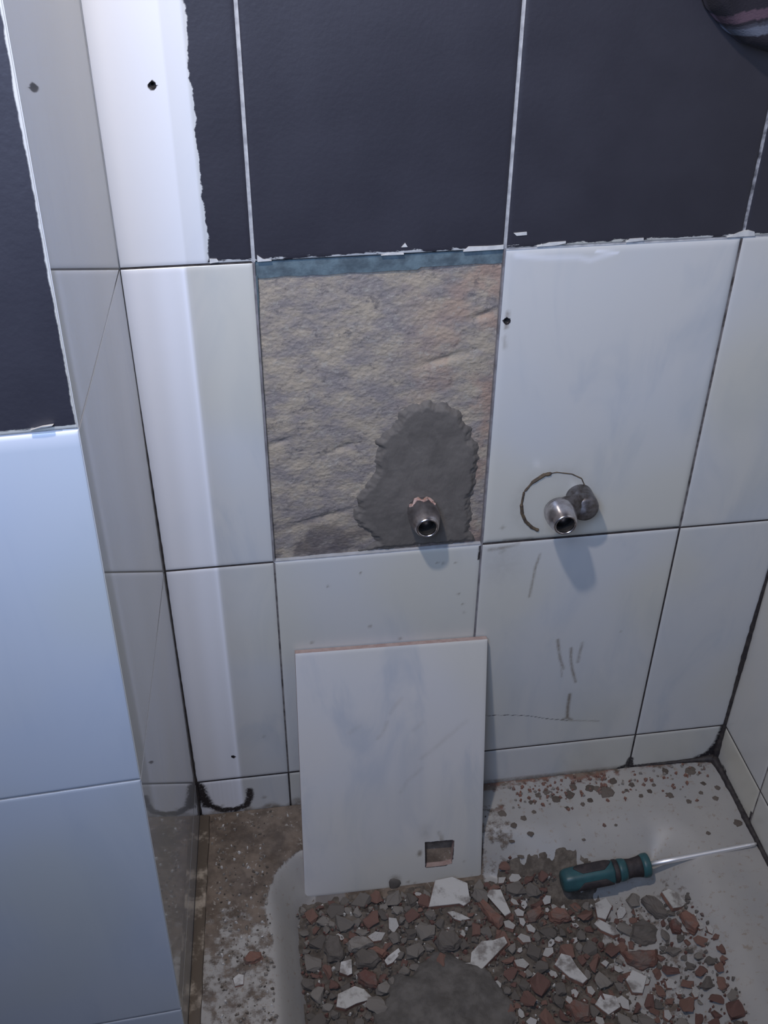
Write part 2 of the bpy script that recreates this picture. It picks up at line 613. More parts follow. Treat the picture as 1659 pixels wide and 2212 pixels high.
# row with the missing tile
t = make_tile(wall_back, back, CG, 0 - g, -0.3 + g, -g, M['tile'], 0.003, marks=bounced_light_half(0, 0))
t = make_tile(wall_back, back, 0.2 + g, 0.4 - g, -0.3 + g, -g, M['tile'], 0.0022, marks=[
    (0, ([(0.2065, -0.0555), (0.2065, -0.070)], 0.0018, 0.8)), (0, ([(0.2055, -0.078), (0.2065, -0.088)], 0.002, 0.35)),
    (0, ([(0.219, -0.281)], 0.0025, 0.6)),
    (0, ([(0.222, -0.2975), (0.236, -0.2975), (0.250, -0.298)], 0.0022, 0.6)),
    (0, lambda u, v: 0.14 * np.exp(-((np.hypot(u - 0.266, v + 0.256) - 0.034) / 0.008) ** 2)),
    (2, ([(0.21, -0.006), (0.235, -0.009), (0.262, -0.010), (0.272, -0.013), (0.29, -0.008)], 0.0028, 0.32)),
    (2, ([(0.277, -0.006), (0.294, -0.008)], 0.0016, 0.6))], pillow=0.007, drop=0.0016)
cut_hole(t, 0.2064, -0.0632, back, 0.0028)
make_tile(wall_back, back, 0.4 + g, XR, -0.3 + g, -g, M['tile'], 0.006)
# next row
t = make_tile(wall_back, back, CG, 0 - g, -0.6 + g, -0.3 - g, M['tile'], 0.003, marks=bounced_light_half(0, 0) + [
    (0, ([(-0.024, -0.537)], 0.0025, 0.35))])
cut_hole(t, -0.0585, -0.5638, back, 0.0018)
sp = [(0.082, -0.322), (0.091, -0.392), (0.032, -0.407), (0.122, -0.413), (0.185, -0.374), (0.187, -0.385), (0.18, -0.36), (0.175, -0.3195), (0.157, -0.3175), (0.163, -0.3185), (0.05, -0.335)]
make_tile(wall_back, back, g, 0.2 - g, -0.6 + g, -0.3 - g, M['tile'], 0.002, marks=[
    (0, ([p], 0.0022 if i in (1, 2, 3) else 0.0016, 0.75)) for i, p in enumerate(sp)] + [
    (1, ([(0.1985, -0.302), (0.198, -0.318)], 0.0016, 0.9))])
make_tile(wall_back, back, 0.2 + g, 0.4 - g, -0.6 + g, -0.3 - g, M['tile'], 0.0016, marks=[
    (0, ([(0.290, -0.436), (0.2925, -0.450), (0.296, -0.466), (0.301, -0.480)], 0.0019, 0.75)),
    (0, ([(0.2945, -0.455), (0.2975, -0.475), (0.3005, -0.492)], 0.0012, 0.45)),
    (0, ([(0.306, -0.450), (0.308, -0.470), (0.3115, -0.484), (0.317, -0.502)], 0.0018, 0.75)),
    (0, ([(0.3175, -0.444), (0.3165, -0.460), (0.316, -0.472)], 0.0020, 0.55)),
    (0, ([(0.3125, -0.521), (0.3125, -0.54), (0.3138, -0.556)], 0.0024, 0.85)),
    (0, ([(0.309, -0.560), (0.3145, -0.558), (0.319, -0.562)], 0.0022, 0.8)),
    (1, ([(0.201, -0.537), (0.222, -0.541), (0.245, -0.5435), (0.268, -0.548), (0.290, -0.556), (0.314, -0.5625)], 0.0010, 0.62)),
    (0, ([(0.314, -0.5625), (0.335, -0.566), (0.352, -0.569)], 0.0011, 0.5)),
    (0, ([(0.2595, -0.318), (0.2565, -0.333), (0.2555, -0.345), (0.2535, -0.372)], 0.0016, 0.65)),
    (0, ([(0.208, -0.307), (0.22, -0.306), (0.229, -0.3045), (0.236, -0.3025)], 0.0026, 0.55)),
    (0, ([(0.219, -0.312), (0.223, -0.309)], 0.003, 0.35)),
    (0, ([(0.358, -0.433)], 0.0016, 0.5)),
    (0, lambda u, v: 0.16 * np.exp(-((u - 0.222) / 0.02) ** 2 - ((v + 0.325) / 0.025) ** 2))])
make_tile(wall_back, back, 0.4 + g, XR, -0.6 + g, -0.3 - g, M['tile'], 0.006)
# cut strip above the tray
make_tile(wall_back, back, CG, -g, ZT - 0.02, -0.6 - g, M['tile'], 0.002, marks=bounced_light_half(0, 0) + [
    (1, ([(-0.100, -0.603), (-0.099, -0.627), (-0.091, -0.640), (-0.077, -0.6505), (-0.062, -0.652), (-0.049, -0.646), (-0.0445, -0.632), (-0.0445, -0.622)], 0.0052, 0.95)),
    (1, ([(-0.099, -0.608), (-0.097, -0.622), (-0.093, -0.637)], 0.0085, 0.95)),
    (0, ([(-0.029, -0.6365)], 0.003, 0.6)), (0, ([(-0.076, -0.643)], 0.0018, 0.8)), (0, ([(-0.083, -0.642)], 0.0016, 0.7)),
    (0, lambda u, v: 0.8 * np.clip((-0.648 + 0.004 * np.sin(u * 210) - v) / 0.006, 0, 1))])
make_tile(wall_back, back, g, 0.2 - g, ZT - 0.02, -0.6 - g, M['tile'], 0.004, marks=[
    (0, lambda u, v: 0.8 * np.clip((-0.645 + 0.004 * np.sin(u * 190) - v) / 0.006, 0, 1))])
make_tile(wall_back, back, 0.2 + g, 0.4 - g, ZT - 0.02, -0.6 - g, M['tile'], 0.003, marks=[
    (1, ([(0.399, -0.640), (0.397, -0.652), (0.388, -0.655)], 0.0035, 0.95)),
    (0, ([(0.2, -0.653), (0.40, -0.655)], 0.0035, 0.8))])
make_tile(wall_back, back, 0.4 + g, XR, ZT - 0.02, -0.6 - g, M['tile'], 0.002, marks=[
    (1, ([(0.401, -0.640), (0.403, -0.652)], 0.0030, 0.95)),
    (1, ([(0.508, -0.602), (0.505, -0.63), (0.496, -0.648), (0.484, -0.654)], 0.0065, 0.95)),
    (1, ([(0.506, -0.646)], 0.013, 0.95)),
    (1, ([(0.40, -0.655), (0.508, -0.656)], 0.0035, 0.9))])


def joint(mapf, a, b_, hw, depth, m, parent, step=0.012, wob=0.0):
    """a recessed grout line between (u, v) points a and b"""
    a, b_ = np.array(a, float), np.array(b_, float)
    L = np.linalg.norm(b_ - a)
    n_ = max(2, int(L / step))
    d = (b_ - a) / L
    p = np.array([-d[1], d[0]])
    V, F = [], []
    for i in range(n_ + 1):
        q = a + d * L * i / n_
        for s, h in ((-1, -0.0092), (-1, -depth), (-0.3, -depth - 0.0003), (0.3, -depth - 0.0003), (1, -depth), (1, -0.0092)):
            k = q + p * s * hw
            hh = h + (rnd.uniform(-wob, wob) if h > -0.009 else 0)
            V.append(mapf(np.array(k[0]), np.array(k[1]), np.array(hh)).tolist())
    for i in range(n_):
        for k in range(5):
            F.append((i * 6 + k, i * 6 + k + 1, i * 6 + 7 + k, i * 6 + 6 + k))
    F.append(tuple(range(6)))
    F.append(tuple(n_ * 6 + k for k in range(5, -1, -1)))
    return mesh_obj('grout_line', V, F, m, parent, smooth=False)


WB = wall_back
for x, mm in ((0.0, 'grout_white'), (0.2, 'grout_white'), (0.4, 'grout_smear')):
    joint(back, (x, 0.0), (x, 0.3), 0.0014, 0.0006, M[mm], WB)
joint(back, (XC, 0), (0, 0), g, 0.0007, M['grout_dark'], WB)
joint(back, (0.2, 0), (XR, 0), g, 0.0006, M['grout_white'], WB)
joint(back, (0.0, 0.3), (XR, 0.3), g, 0.0008, M['grout_white'], WB)
joint(back, (0, -0.3), (0, 0), g, 0.0004, M['grout_lilac'], WB)
joint(back, (0.2, -0.3), (0.2, 0), g, 0.0004, M['grout_lilac'], WB)
joint(back, (0.4, -0.3), (0.4, 0), g, 0.0008, M['grout_grey'], WB)
joint(back, (XC, -0.3), (0, -0.3), g, 0.0008, M['grout_dark'], WB)
joint(back, (0, -0.3), (0.2, -0.3), g, 0.0006, M['grout_pale'], WB)
joint(back, (0.2, -0.3), (XR, -0.3), g, 0.0008, M['grout_dark'], WB)
joint(back, (0, -0.6), (0, -0.3), g, 0.0008, M['grout_grey'], WB)
joint(back, (0, ZT), (0, -0.6), g, 0.0008, M['grout_dark'], WB)
joint(back, (0.2, -0.6), (0.2, -0.3), g, 0.0005, M['grout_lilac'], WB)
joint(back, (0.4, -0.6), (0.4, -0.3), g, 0.0008, M['grout_dark'], WB)
joint(back, (0.2, ZT), (0.2, -0.6), g, 0.0008, M['grout_dark'], WB)
joint(back, (0.4, ZT), (0.4, -0.6), g, 0.0006, M['grout_dark'], WB)
joint(back, (XC, -0.6), (0.1, -0.6), g, 0.0004, M['mould'], WB)
joint(back, (0.1, -0.6), (XR, -0.6), g, 0.0008, M['grout_dark'], WB)

# mortar bed in the hole left by the missing tile
nx, nz = 250, 370
xs, zs = np.linspace(0.0006, 0.1994, nx), np.linspace(-0.2994, -0.0006, nz)
ys = np.zeros((nx, nz))
for i, x in enumerate(xs):
    for j, z in enumerate(zs):
        q = Vector((x * 24 + z * 8, 3.1, z * 42))
        f1 = noise.fractal(q, 1.0, 2.1, 6)
        f2 = noise.noise(Vector((x * 14, 7.7, z * 16)))
        f3 = noise.fractal(Vector((x * 210, 1.2, z * 250)), 0.7, 2.0, 3)
        f4 = noise.fractal(Vector((x * 62 + 5, 2.2, z * 85)), 0.9, 2.0, 4)
        ys[i, j] = 0.0048 - 0.0005 * f1 - 0.0013 * f2 - 0.00035 * f3 - 0.00042 * f4
ys = np.clip(ys, 0.0008, 0.0092)
xx, zz = np.meshgrid(xs, zs, indexing='ij')
# gouges
for (gx, gz, gl, ga) in ((0.187, -0.059, 0.010, 0.003), (0.155, -0.098, 0.02, 0.0025), (0.07, -0.18, 0.012, 0.002), (0.05, -0.255, 0.03, 0.002), (0.012, -0.17, 0.012, 0.002)):
    ys += ga * np.exp(-((xx - gx) / gl) ** 2 - ((zz - gz - 0.25 * (xx - gx)) / 0.0035) ** 2)
ys = np.clip(ys, 0.0008, 0.0094)
mb = mesh_obj('mortar_bed', np.stack([xx, ys, zz], -1).reshape(-1, 3), grid_faces(nx, nz), M['mortar'], WB, smooth=True)
mb['label'] = 'rough bare mortar where the wall tile is missing'
# teal adhesive band along the top of the hole
V, F = [], []
nn = 60
for i in range(nn + 1):
    x = 0.0008 + 0.1984 * i / nn
    lo = -0.0145 - 0.0011 * noise.noise(Vector((x * 60, 0, 0))) + (0.002 * (x > 0.13))
    for y, z in ((0.0095, -0.0008), (0.0026, -0.0008), (0.0026 + 0.0004 * noise.noise(Vector((x * 90, 4, 0))), lo * 0.5), (0.0030, lo), (0.0095, lo - 0.0008)):
        V.append((x, y, z))
for i in range(nn):
    for k in range(4):
        F.append((i * 5 + k, i * 5 + k + 1, i * 5 + 6 + k, i * 5 + 5 + k))
mesh_obj('adhesive_band', V, F, M['teal'], WB)['label'] = 'teal band along the top of the bare mortar'
V, F = tube([(0.0012, 0.0022, -0.012), (0.0011, 0.0020, -0.03), (0.0010, 0.0022, -0.05)], [0.0014, 0.0013, 0.0004], 6)
mesh_obj('adhesive_streak', V, F, M['teal'], WB)

# fresh cement patch, a thin irregular coat with a ragged outline
poly = [(0.141, -0.1365), (0.136, -0.140), (0.128, -0.141), (0.119, -0.147), (0.116, -0.156), (0.110, -0.163), (0.103, -0.169), (0.098, -0.176), (0.099, -0.186), (0.095, -0.195),
        (0.097, -0.206), (0.093, -0.216), (0.084, -0.226), (0.078, -0.236), (0.081, -0.246), (0.074, -0.257), (0.080, -0.268), (0.088, -0.276), (0.098, -0.288), (0.082, -0.2985),
        (0.196, -0.2985), (0.188, -0.285), (0.190, -0.265), (0.186, -0.25), (0.191, -0.23), (0.190, -0.213), (0.194, -0.200), (0.190, -0.186), (0.183, -0.178), (0.183, -0.167),
        (0.175, -0.160), (0.173, -0.150), (0.165, -0.146), (0.160, -0.139), (0.151, -0.142)]


def poly_sdf(px, pz, poly):
    d = np.full(px.shape, 1e9)
    ins = np.zeros(px.shape, bool)
    for i in range(len(poly)):
        a, b2 = poly[i], poly[(i + 1) % len(poly)]
        d = np.minimum(d, seg_dist(px, pz, a, b2))
        cond = ((a[1] > pz) != (b2[1] > pz)) & (px < (b2[0] - a[0]) * (pz - a[1]) / (b2[1] - a[1] + 1e-12) + a[0])
        ins ^= cond
    return np.where(ins, d, -d)


cx, cz = np.linspace(0.066, 0.1993, 140), np.linspace(-0.2990, -0.126, 180)
gx, gz = np.meshgrid(cx, cz, indexing='ij')
nzv = np.array([noise.fractal(Vector((a * 150, 5, b2 * 150)), 1.0, 2.0, 4) for a, b2 in zip(gx.ravel(), gz.ravel())]).reshape(gx.shape)
nzb = np.array([noise.noise(Vector((a * 30 + b2 * 30, 9, b2 * 12))) for a, b2 in zip(gx.ravel(), gz.ravel())]).reshape(gx.shape)
sd = poly_sdf(gx, gz, poly) + 0.0022 * nzv
yy = 0.0050 - 0.0040 * np.clip(sd / 0.006, -1, 1) ** 1 - 0.0006 * nzb * (sd > 0) - 0.0002 * nzv
yy = np.clip(yy, 0.0004, 0.0093)
F = grid_faces(140, 180)
mid = sd.ravel()[F].max(1) > -0.003
fc = mesh_obj('cement_patch', np.stack([gx, yy, gz], -1).reshape(-1, 3), F[mid], M['cement'], WB, smooth=True)
fc['label'] = 'smooth dark grey fresh cement patch round the left pipe'

# flecks of filler where the dark paint chipped along the joint
for pts in ([(0.206, 0.0135), (0.2165, 0.0140), (0.2168, 0.0115), (0.2085, 0.0112)],
            [(0.226, 0.0012), (0.236, 0.0042), (0.2495, 0.0045), (0.2495, 0.0028), (0.24, 0.0014)],
            [(0.300, 0.0010), (0.303, 0.0038), (0.3145, 0.0040), (0.3148, 0.0018)],
            [(0.166, 0.0002), (0.170, 0.0042), (0.186, 0.0038), (0.1985, 0.0040), (0.1985, 0.0006)],
            [(0.386, 0.0008), (0.396, 0.0048), (0.4035, 0.0062), (0.409, 0.0045), (0.41, 0.0010)],
            [(0.116, 0.0065), (0.119, 0.0098), (0.121, 0.0065)], [(0.10, 0.0005), (0.108, 0.0020), (0.118, 0.0012), (0.118, 0.0004)],
            [(-0.0335, 0.0012), (-0.0335, 0.005), (-0.028, 0.0046), (-0.0265, 0.0022)],
            [(0.003, 0.0005), (0.003, 0.006), (0.0075, 0.0025), (0.014, 0.0008)]):
    k = len(pts)
    V = [(x, -0.0008, z) for x, z in pts] + [(x, 0.0012, z) for x, z in pts]
    F = [tuple(range(k - 1, -1, -1))] + [(i, (i + 1) % k, k + (i + 1) % k, k + i) for i in range(k)]
    mesh_obj('filler_fleck', V, F, M['putty'], WB)

# brown ring of old sealant left by the escutcheon
pts = [(0.2545, -0.2875), (0.248, -0.2835), (0.241, -0.2755), (0.2368, -0.266), (0.2353, -0.256), (0.2365, -0.241), (0.244, -0.230), (0.254, -0.2228), (0.266, -0.2212), (0.281, -0.2245), (0.291, -0.2305), (0.296, -0.241)]
path = resample([(x, -0.0001, z) for x, z in pts], 0.0015)
k = len(path)
rad = []
for i in range(k):
    f = i / k
    base = 0.0018 if f < 0.30 else (0.0012 if f < 0.5 else (0.0020 if f < 0.66 else 0.0006))
    rad.append(base * (1 + 0.25 * noise.noise(Vector((i * 0.6, 0, 0)))))
V, F = tube(path, rad, 6)
mesh_obj('sealant_ring', V, F, M['rust'], WB)['label'] = 'brown ring of old sealant round the right pipe'

# ---- left pier: return wall and near face
zz_ = (-0.76, 0.62)
V = []
for z in zz_:
    L = float(side_len(np.array(z)))
    V += [(XC - 0.0096, 0.0096, z), (XC - 0.053 * L - 0.0098, -0.9986 * L + 0.0096, z), (-0.9, -0.9986 * L + 0.0096, z), (-0.9, 0.13, z), (XC - 0.0096, 0.13, z)]
wall_left = tag(mesh_obj('wall_left', V, [(4, 3, 2, 1, 0), (5, 6, 7, 8, 9)] + [(i, (i + 1) % 5, 5 + (i + 1) % 5, 5 + i) for i in range(5)], M['slab']), kind='structure')
ZS = [(0.3 + g, 0.6 - g), (g, 0.3 - g), (-0.3 + g, -g), (-0.6 + g, -0.3 - g), (ZT - 0.02, -0.6 - g)]
for a, b_ in ZS:
    make_tile(wall_left, side, 0.0005, 0.996, a - g * 0.7, b_ + g * 0.7, M['tile_side'], 0.1 if b_ - a > 0.1 else 0.1, pillow=0.012, drop=0.0, edge=M['tile_side'])
for v in (0.3, 0, -0.3, -0.6):
    joint(side, (0, v), (0.99, v), g, 0.0002, M['grout_pale'], wall_left, step=0.2)
for i, (a, b_) in enumerate(ZS):
    mm = M['paint_front'] if i < 2 else M['tile_front']
    make_tile(wall_left, front, 0.0005, 0.2 - g, a, b_ if i < 4 else b_, mm, 0.008, pillow=0.003, drop=0.0004, edge=mm,
              marks=[(2, ([(0.0005, -0.0012), (0.2, -0.0018)], 0.0035, 0.9))] if i == 2 else None)
    make_tile(wall_left, front, 0.2 + g, 0.4 - g, a, b_, mm, 0.02)
    make_tile(wall_left, front, 0.4 + g, 0.6 - g, a, b_, mm, 0.05)
make_tile(wall_left, front, 0.0005, 0.2 - g, -0.755, ZT - 0.02 - 2 * g, M['tile_front'], 0.02)
for v in (-0.3, -0.6):
    joint(front, (0.0, v), (0.6, v), g * 1.2, 0.0004, M['grout_pale'], wall_left)
for u in (0.2, 0.4):
    joint(front, (u, 0.6), (u, -0.66), g, 0.0006, M['grout_pale'], wall_left)
# lifted flap of paint on the ledge line
V = [(-0.139, -0.2335, 0.0035), (-0.1285, -0.2345, 0.0055), (-0.1275, -0.2345, 0.0062), (-0.134, -0.2350, 0.0058), (-0.141, -0.2345, 0.0036)]
V += [(x, y + 0.003, z - 0.0008) for x, y, z in V]
mesh_obj('paint_flake', V, [(0, 1, 2, 3, 4), (9, 8, 7, 6, 5)] + [(i, 5 + i, 5 + (i + 1) % 5, (i + 1) % 5) for i in range(5)], M['putty'], wall_left)

# ---- right wall
wall_right = tag(box('wall_right', XR + 0.0096, 0.66, -0.75, 0.0096, -0.76, 0.62, M['slab']), kind='structure')
cols = [(0.0012, 0.096 - g), (0.096 + g, 0.296 - g), (0.296 + g, 0.496 - g), (0.496 + g, 0.696 - g)]
M['tile_right'] = tile_mat('glazed_tile_right', base=(0.57, 0.555, 0.515), vein=0.35)
for i, (a, b_) in enumerate(ZS):
    for j, (u0, u1) in enumerate(cols):
        mk = None
        if i == 4 and j == 0:
            mk = [(1, ([(0.0, -0.60), (0.0, -0.66)], 0.0045, 0.95)), (1, ([(0.0, -0.653), (0.03, -0.654), (0.10, -0.654)], 0.0042, 0.9)), (1, ([(0.02, -0.650), (0.026, -0.6505)], 0.004, 0.8)),
                  (1, ([(0.094, -0.640), (0.096, -0.653)], 0.003, 0.9))]
        elif i == 4 and j == 1:
            mk = [(1, ([(0.10, -0.654), (0.30, -0.655)], 0.0035, 0.9))]
        make_tile(wall_right, right, u0, u1, a, b_, M['tile_right'], 0.003 if mk else 0.02, marks=mk)
for v in (0.3, 0, -0.3, -0.6):
    joint(right, (0, v), (0.696, v), g, 0.0006, M['grout_dark'], wall_right)
for u in (0.096, 0.296, 0.496):
    joint(right, (u, 0.6), (u, -0.6), g, 0.0008, M['grout_grey'], wall_right)
    joint(right, (u, -0.6), (u, ZT), g, 0.0008, M['grout_grey'], wall_right)


def bead(path, rad, m, parent, name='sealant_bead', jit=0.35, seed=0, step=0.004):
    P = resample(path, step)
    k = len(P)
    rs = []
    for i, p in enumerate(P):
        f = i / max(1, k - 1) * (len(rad) - 1)
        a = int(min(f, len(rad) - 2))
        r = rad[a] + (rad[a + 1] - rad[a]) * (f - a)
        rs.append(r * (1 + jit * noise.noise(Vector((i * 0.45, seed, 0)))))
    V, F = tube(P, rs, 7)
    return mesh_obj(name, V, F, m, parent, smooth=True)


bead([(XR - 0.0006, -0.0006, 0.60), (XR - 0.0006, -0.0006, -0.33)], [0.0009, 0.0010], M['grout_grey'], wall_right, step=0.02)
bead([(XR - 0.0006, -0.0006, -0.33), (XR - 0.0006, -0.0006, -0.44), (XR - 0.0004, -0.0006, -0.52), (XR, 0, -0.60), (XR - 0.001, -0.001, -0.655)],
     [0.0010, 0.0016, 0.0028, 0.0036, 0.0022, 0.0030, 0.0052], M['mould'], wall_right, seed=2)
bead([(0.408, 0.0, ZT), (0.45, -0.0005, ZT), (0.485, -0.001, ZT), (0.506, -0.002, ZT + 0.001)], [0.0012, 0.0016, 0.0026, 0.0034, 0.006], M['mould'], wall_right, seed=3)
bead([(0.504, -0.001, ZT + 0.001), (0.5062, -0.02, ZT), (0.507, -0.06, ZT), (0.507, -0.10, ZT), (0.5075, -0.2, ZT), (0.508, -0.4, ZT)],
     [0.0055, 0.0036, 0.0040, 0.0028, 0.0024, 0.0032, 0.0018, 0.0020, 0.0016], M['mould'], wall_right, seed=5)
# left corner line
bead([(XC, 0.0, 0.60), (XC, 0.0, 0.0)], [0.0006, 0.0006], M['grout_pale'], wall_left, step=0.02)
bead([(XC - 0.0008, 0.0006, 0.0), (XC - 0.0008, 0.0005, -0.10), (XC, 0.0, -0.30), (XC, 0, -0.45), (XC, 0, -0.60), (XC, -0.0005, -0.652)],
     [0.0008, 0.0010, 0.0016, 0.0017, 0.0012, 0.0014, 0.0020, 0.0024], M['mould'], wall_left, seed=8)
bead([(XC + 0.001, -0.002, ZT), (XC - 0.001, -0.06, ZT), (XC - 0.006, -0.14, ZT), (XC - 0.0105, -0.24, ZT)], [0.004, 0.003, 0.0024, 0.0024], M['mould'], wall_left, seed=9)

# ------------------------------------------------------------------ shower tray
TX0, TX1, TY0, TY1 = -0.1005, 0.5065, -0.72, -0.0008
IX0, IX1, IY0, IY1, IR = -0.028, 0.440, -0.64, -0.064, 0.05


def inner_sd(x, y):
    qx = np.abs(x - (IX0 + IX1) / 2) - (IX1 - IX0) / 2 + IR
    qy = np.abs(y - (IY0 + IY1) / 2) - (IY1 - IY0) / 2 + IR
    return IR - np.hypot(np.maximum(qx, 0), np.maximum(qy, 0)) - np.minimum(np.maximum(qx, qy), 0)


def tray_z(x, y):
    x, y = np.asarray(x, float), np.asarray(y, float)
    d = inner_sd(x, y)
    t = np.clip((d + 0.006) / (0.038 + 0.055 * np.clip((x - 0.215) / 0.08, 0, 1)), 0, 1)
    s = t * t * (3 - 2 * t)
    return ZT - 0.0445 * s - 0.003 * np.clip(d / 0.2, 0, 1)


nx, ny = 244, 300
xs = np.linspace(TX0, TX1, nx)
ys = TY1 + (TY0 - TY1) * np.linspace(0, 1, ny) ** 1.25
gx, gy = np.meshgrid(xs, ys, indexing='ij')
# the tray's left edge follows the slightly flared pier
gx = gx + (gx < IX0) * (IX0 - gx) / (IX0 - TX0) * np.where(gy < 0, 0.045 * np.maximum(gy, -0.24), 0) * 1.0
gz = tray_z(gx, gy)
top = np.stack([gx, gy, gz], -1).reshape(-1, 3)
F = [tuple(f[::-1]) for f in grid_faces(nx, ny).tolist()]
F = [tuple(f) for f in grid_faces(nx, ny)[:, ::-1].tolist()]
ring = [i * ny for i in range(nx)] + [(nx - 1) * ny + j for j in range(1, ny)] + [i * ny + ny - 1 for i in range(nx - 2, -1, -1)] + [j for j in range(ny - 2, 0, -1)]
rb = top[ring].copy()
rb[:, 2] = -0.76
k, base = len(ring), nx * ny
for i in range(k):
    F.append((ring[i], ring[(i + 1) % k], base + (i + 1) % k, base + i))
tray = mesh_obj('shower_tray', np.vstack([top, rb]), F, M['tray'], smooth=True)
tag(tray, 'white enamel shower tray full of demolition rubble, with a dirty rim', 'shower tray')
px, py = gx.ravel(), gy.ravel()
sd = inner_sd(px, py)
nzl = np.array([noise.noise(Vector((a * 16, b2 * 16, 2))) for a, b2 in zip(px, py)])
dirt = np.full(px.shape, 0.10)
left = np.clip((0.005 - sd + 0.004 * nzl) / 0.010, 0, 1) * np.clip((0.215 - px) / 0.02, 0, 1)
dirt = np.maximum(dirt, left * (0.74 - 0.30 * np.clip((-0.10 - py) / 0.10, 0, 1) + 0.1 * nzl))
dirt = np.maximum(dirt, np.clip((py + 0.030 + 0.012 * nzl) / 0.03, 0, 1) * (0.66 - 0.14 * np.clip((px - 0.36) / 0.1, 0, 1)))
dirt = np.maximum(dirt, np.clip((sd - 0.030) / 0.03, 0, 1) * np.clip((0.30 - px) / 0.10, 0, 1) * 0.75)
dirt = np.maximum(dirt, np.clip((sd - 0.012) / 0.02, 0, 1) * 0.40 * (px < 0.425) * np.clip((-0.10 - py) / 0.04, 0, 1))
dirt = np.maximum(dirt, np.clip((0.265 - px) / 0.03, 0, 1) * (px > 0.18) * (py < -0.03) * 0.42)
# the clean ridge of the left inner edge
ridge = np.exp(-((sd - 0.012) / 0.012) ** 2) * np.clip((0.012 - px) / 0.01, 0, 1)
dirt = dirt * (1 - 0.85 * ridge)
behind = np.clip((px - 0.012) / 0.01, 0, 1) * np.clip((0.215 - px) / 0.012, 0, 1) * np.clip((py + 0.115) / 0.02, 0, 1)  # dark dirt here also paints the shade behind the leaning tile
dirt = np.maximum(dirt, behind * 0.95)  # dirt mask also carries the shade behind the leaning tile
dim_film = np.zeros(px.shape)
dim_film = np.maximum(dim_film, np.exp(-((sd - 0.034) / 0.016) ** 2) * (px < 0.05) * 0.9)
dim_film = np.maximum(dim_film, 0.3)  # even dust layer, also painting in the weak light low down
dim_film = np.maximum(dim_film, 0.38 * left)
A = np.zeros((len(px) + k, 4), np.float32)
A[:len(px), 0] = dirt
A[:len(px), 1] = dim_film
A[:len(px), 2] = np.clip((px - 0.22) / 0.02, 0, 1) * np.clip((py + 0.06) / 0.02, 0, 1) * 0.9
A[:, 3] = 1
set_attr(tray, A)

# narrow fillet along the foot of the return wall
V, F = [], []
nn = 40
for i in range(nn + 1):
    y = -0.004 - 0.256 * i / nn
    x0 = XC + 0.053 * y + 0.0004
    wv = 0.0105 + 0.0012 * noise.noise(Vector((y * 40, 0, 0)))
    for dx, dz in ((0, 0.0), (0.0, 0.0045), (wv * 0.7, 0.0036), (wv, 0.0028), (wv + 0.0008, -0.0004)):
        V.append((x0 + dx, y, ZT + dz))
for i in range(nn):
    for q in range(4):
        F.append((i * 5 + q, i * 5 + q + 1, i * 5 + 6 + q, i * 5 + 5 + q))
F += [tuple(range(5)), tuple(nn * 5 + q for q in range(4, -1, -1))]
M['fillet'] = simple('dirty_fillet', (0.36, 0.31, 0.25), 0.8, var=(0.10, 0.078, 0.058), scale=34, bump=0.3)
for nd in M['fillet'].node_tree.nodes:
    if nd.type == 'MAP_RANGE':
        nd.inputs[1].default_value, nd.inputs[2].default_value = 0.38, 0.52
mesh_obj('edge_fillet', V, F, M['fillet'], wall_left)

# ------------------------------------------------------------------ rubble
def bed_h(x, y):
    """height of the debris layer above the tray, x and y arrays"""
    x, y = np.asarray(x, float), np.asarray(y, float)
    e = np.clip((inner_sd(x, y) - 0.022) / 0.03, 0, 1)
    l = np.clip((0.33 - x) / 0.12, 0, 1)
    under = (x < 0.222) & (x > -0.02)
    b_ = np.clip((np.where(under, -0.094, -0.062) - y) / 0.035, 0, 1)
    back_ = 0.12 * np.clip((-0.058 - y) / 0.01, 0, 1)
    return e * l * np.maximum(b_, back_) * 0.016


def ground(x, y):
    return float(tray_z(x, y) + bed_h(x, y))


def in_heap(x, y):
    return ((x - 0.130) / 0.064) ** 2 + ((y + 0.248) / 0.052) ** 2 < 1.0


nx, ny = 150, 120
xs, ys = np.linspace(-0.012, 0.335, nx), np.linspace(-0.345, -0.062, ny)
gx, gy = np.meshgrid(xs, ys, indexing='ij')
nzr = np.array([noise.fractal(Vector((a * 90, b2 * 90, 1)), 0.9, 2.1, 4) for a, b2 in zip(gx.ravel(), gy.ravel())]).reshape(gx.shape)
bh = bed_h(gx, gy)
gz = tray_z(gx, gy) + bh + np.where(bh > 0.0005, 0.0028 * nzr, -0.002) - 0.001
F = grid_faces(nx, ny)
keep = bh.ravel()[F].max(1) > 0.0006
bed_V, bed_F = np.stack([gx, gy, gz], -1).reshape(-1, 3), F[keep]

# heap of wet mortar
nx, ny = 90, 80
xs, ys = np.linspace(0.060, 0.200, nx), np.linspace(-0.305, -0.185, ny)
gx, gy = np.meshgrid(xs, ys, indexing='ij')
nzr = np.array([noise.fractal(Vector((a * 60, b2 * 60, 4)), 0.9, 2.1, 5) for a, b2 in zip(gx.ravel(), gy.ravel())]).reshape(gx.shape)
r = np.sqrt(((gx - 0.130) / 0.066) ** 2 + ((gy + 0.248) / 0.056) ** 2) + 0.13 * nzr + 0.30 * np.sin(gx * 95 + 1.0) * np.sin(gy * 80 + 0.4) * 0.5
hh = 0.016 * np.clip(1.04 - r, -0.25, 1) ** 1 * 1.0
hh = np.where(r < 1.04, 0.014 * np.sqrt(np.clip(1.04 - r, 0, 1)) + 0.0038 * nzr, -0.004)
hh -= 0.010 * np.exp(-((gx - 0.104) / 0.006) ** 2 - ((gy + 0.203) / 0.005) ** 2)
gz = tray_z(gx, gy) + bed_h(gx, gy) + hh
F = grid_faces(nx, ny)
keep = (r.ravel()[F] < 1.12).any(1)
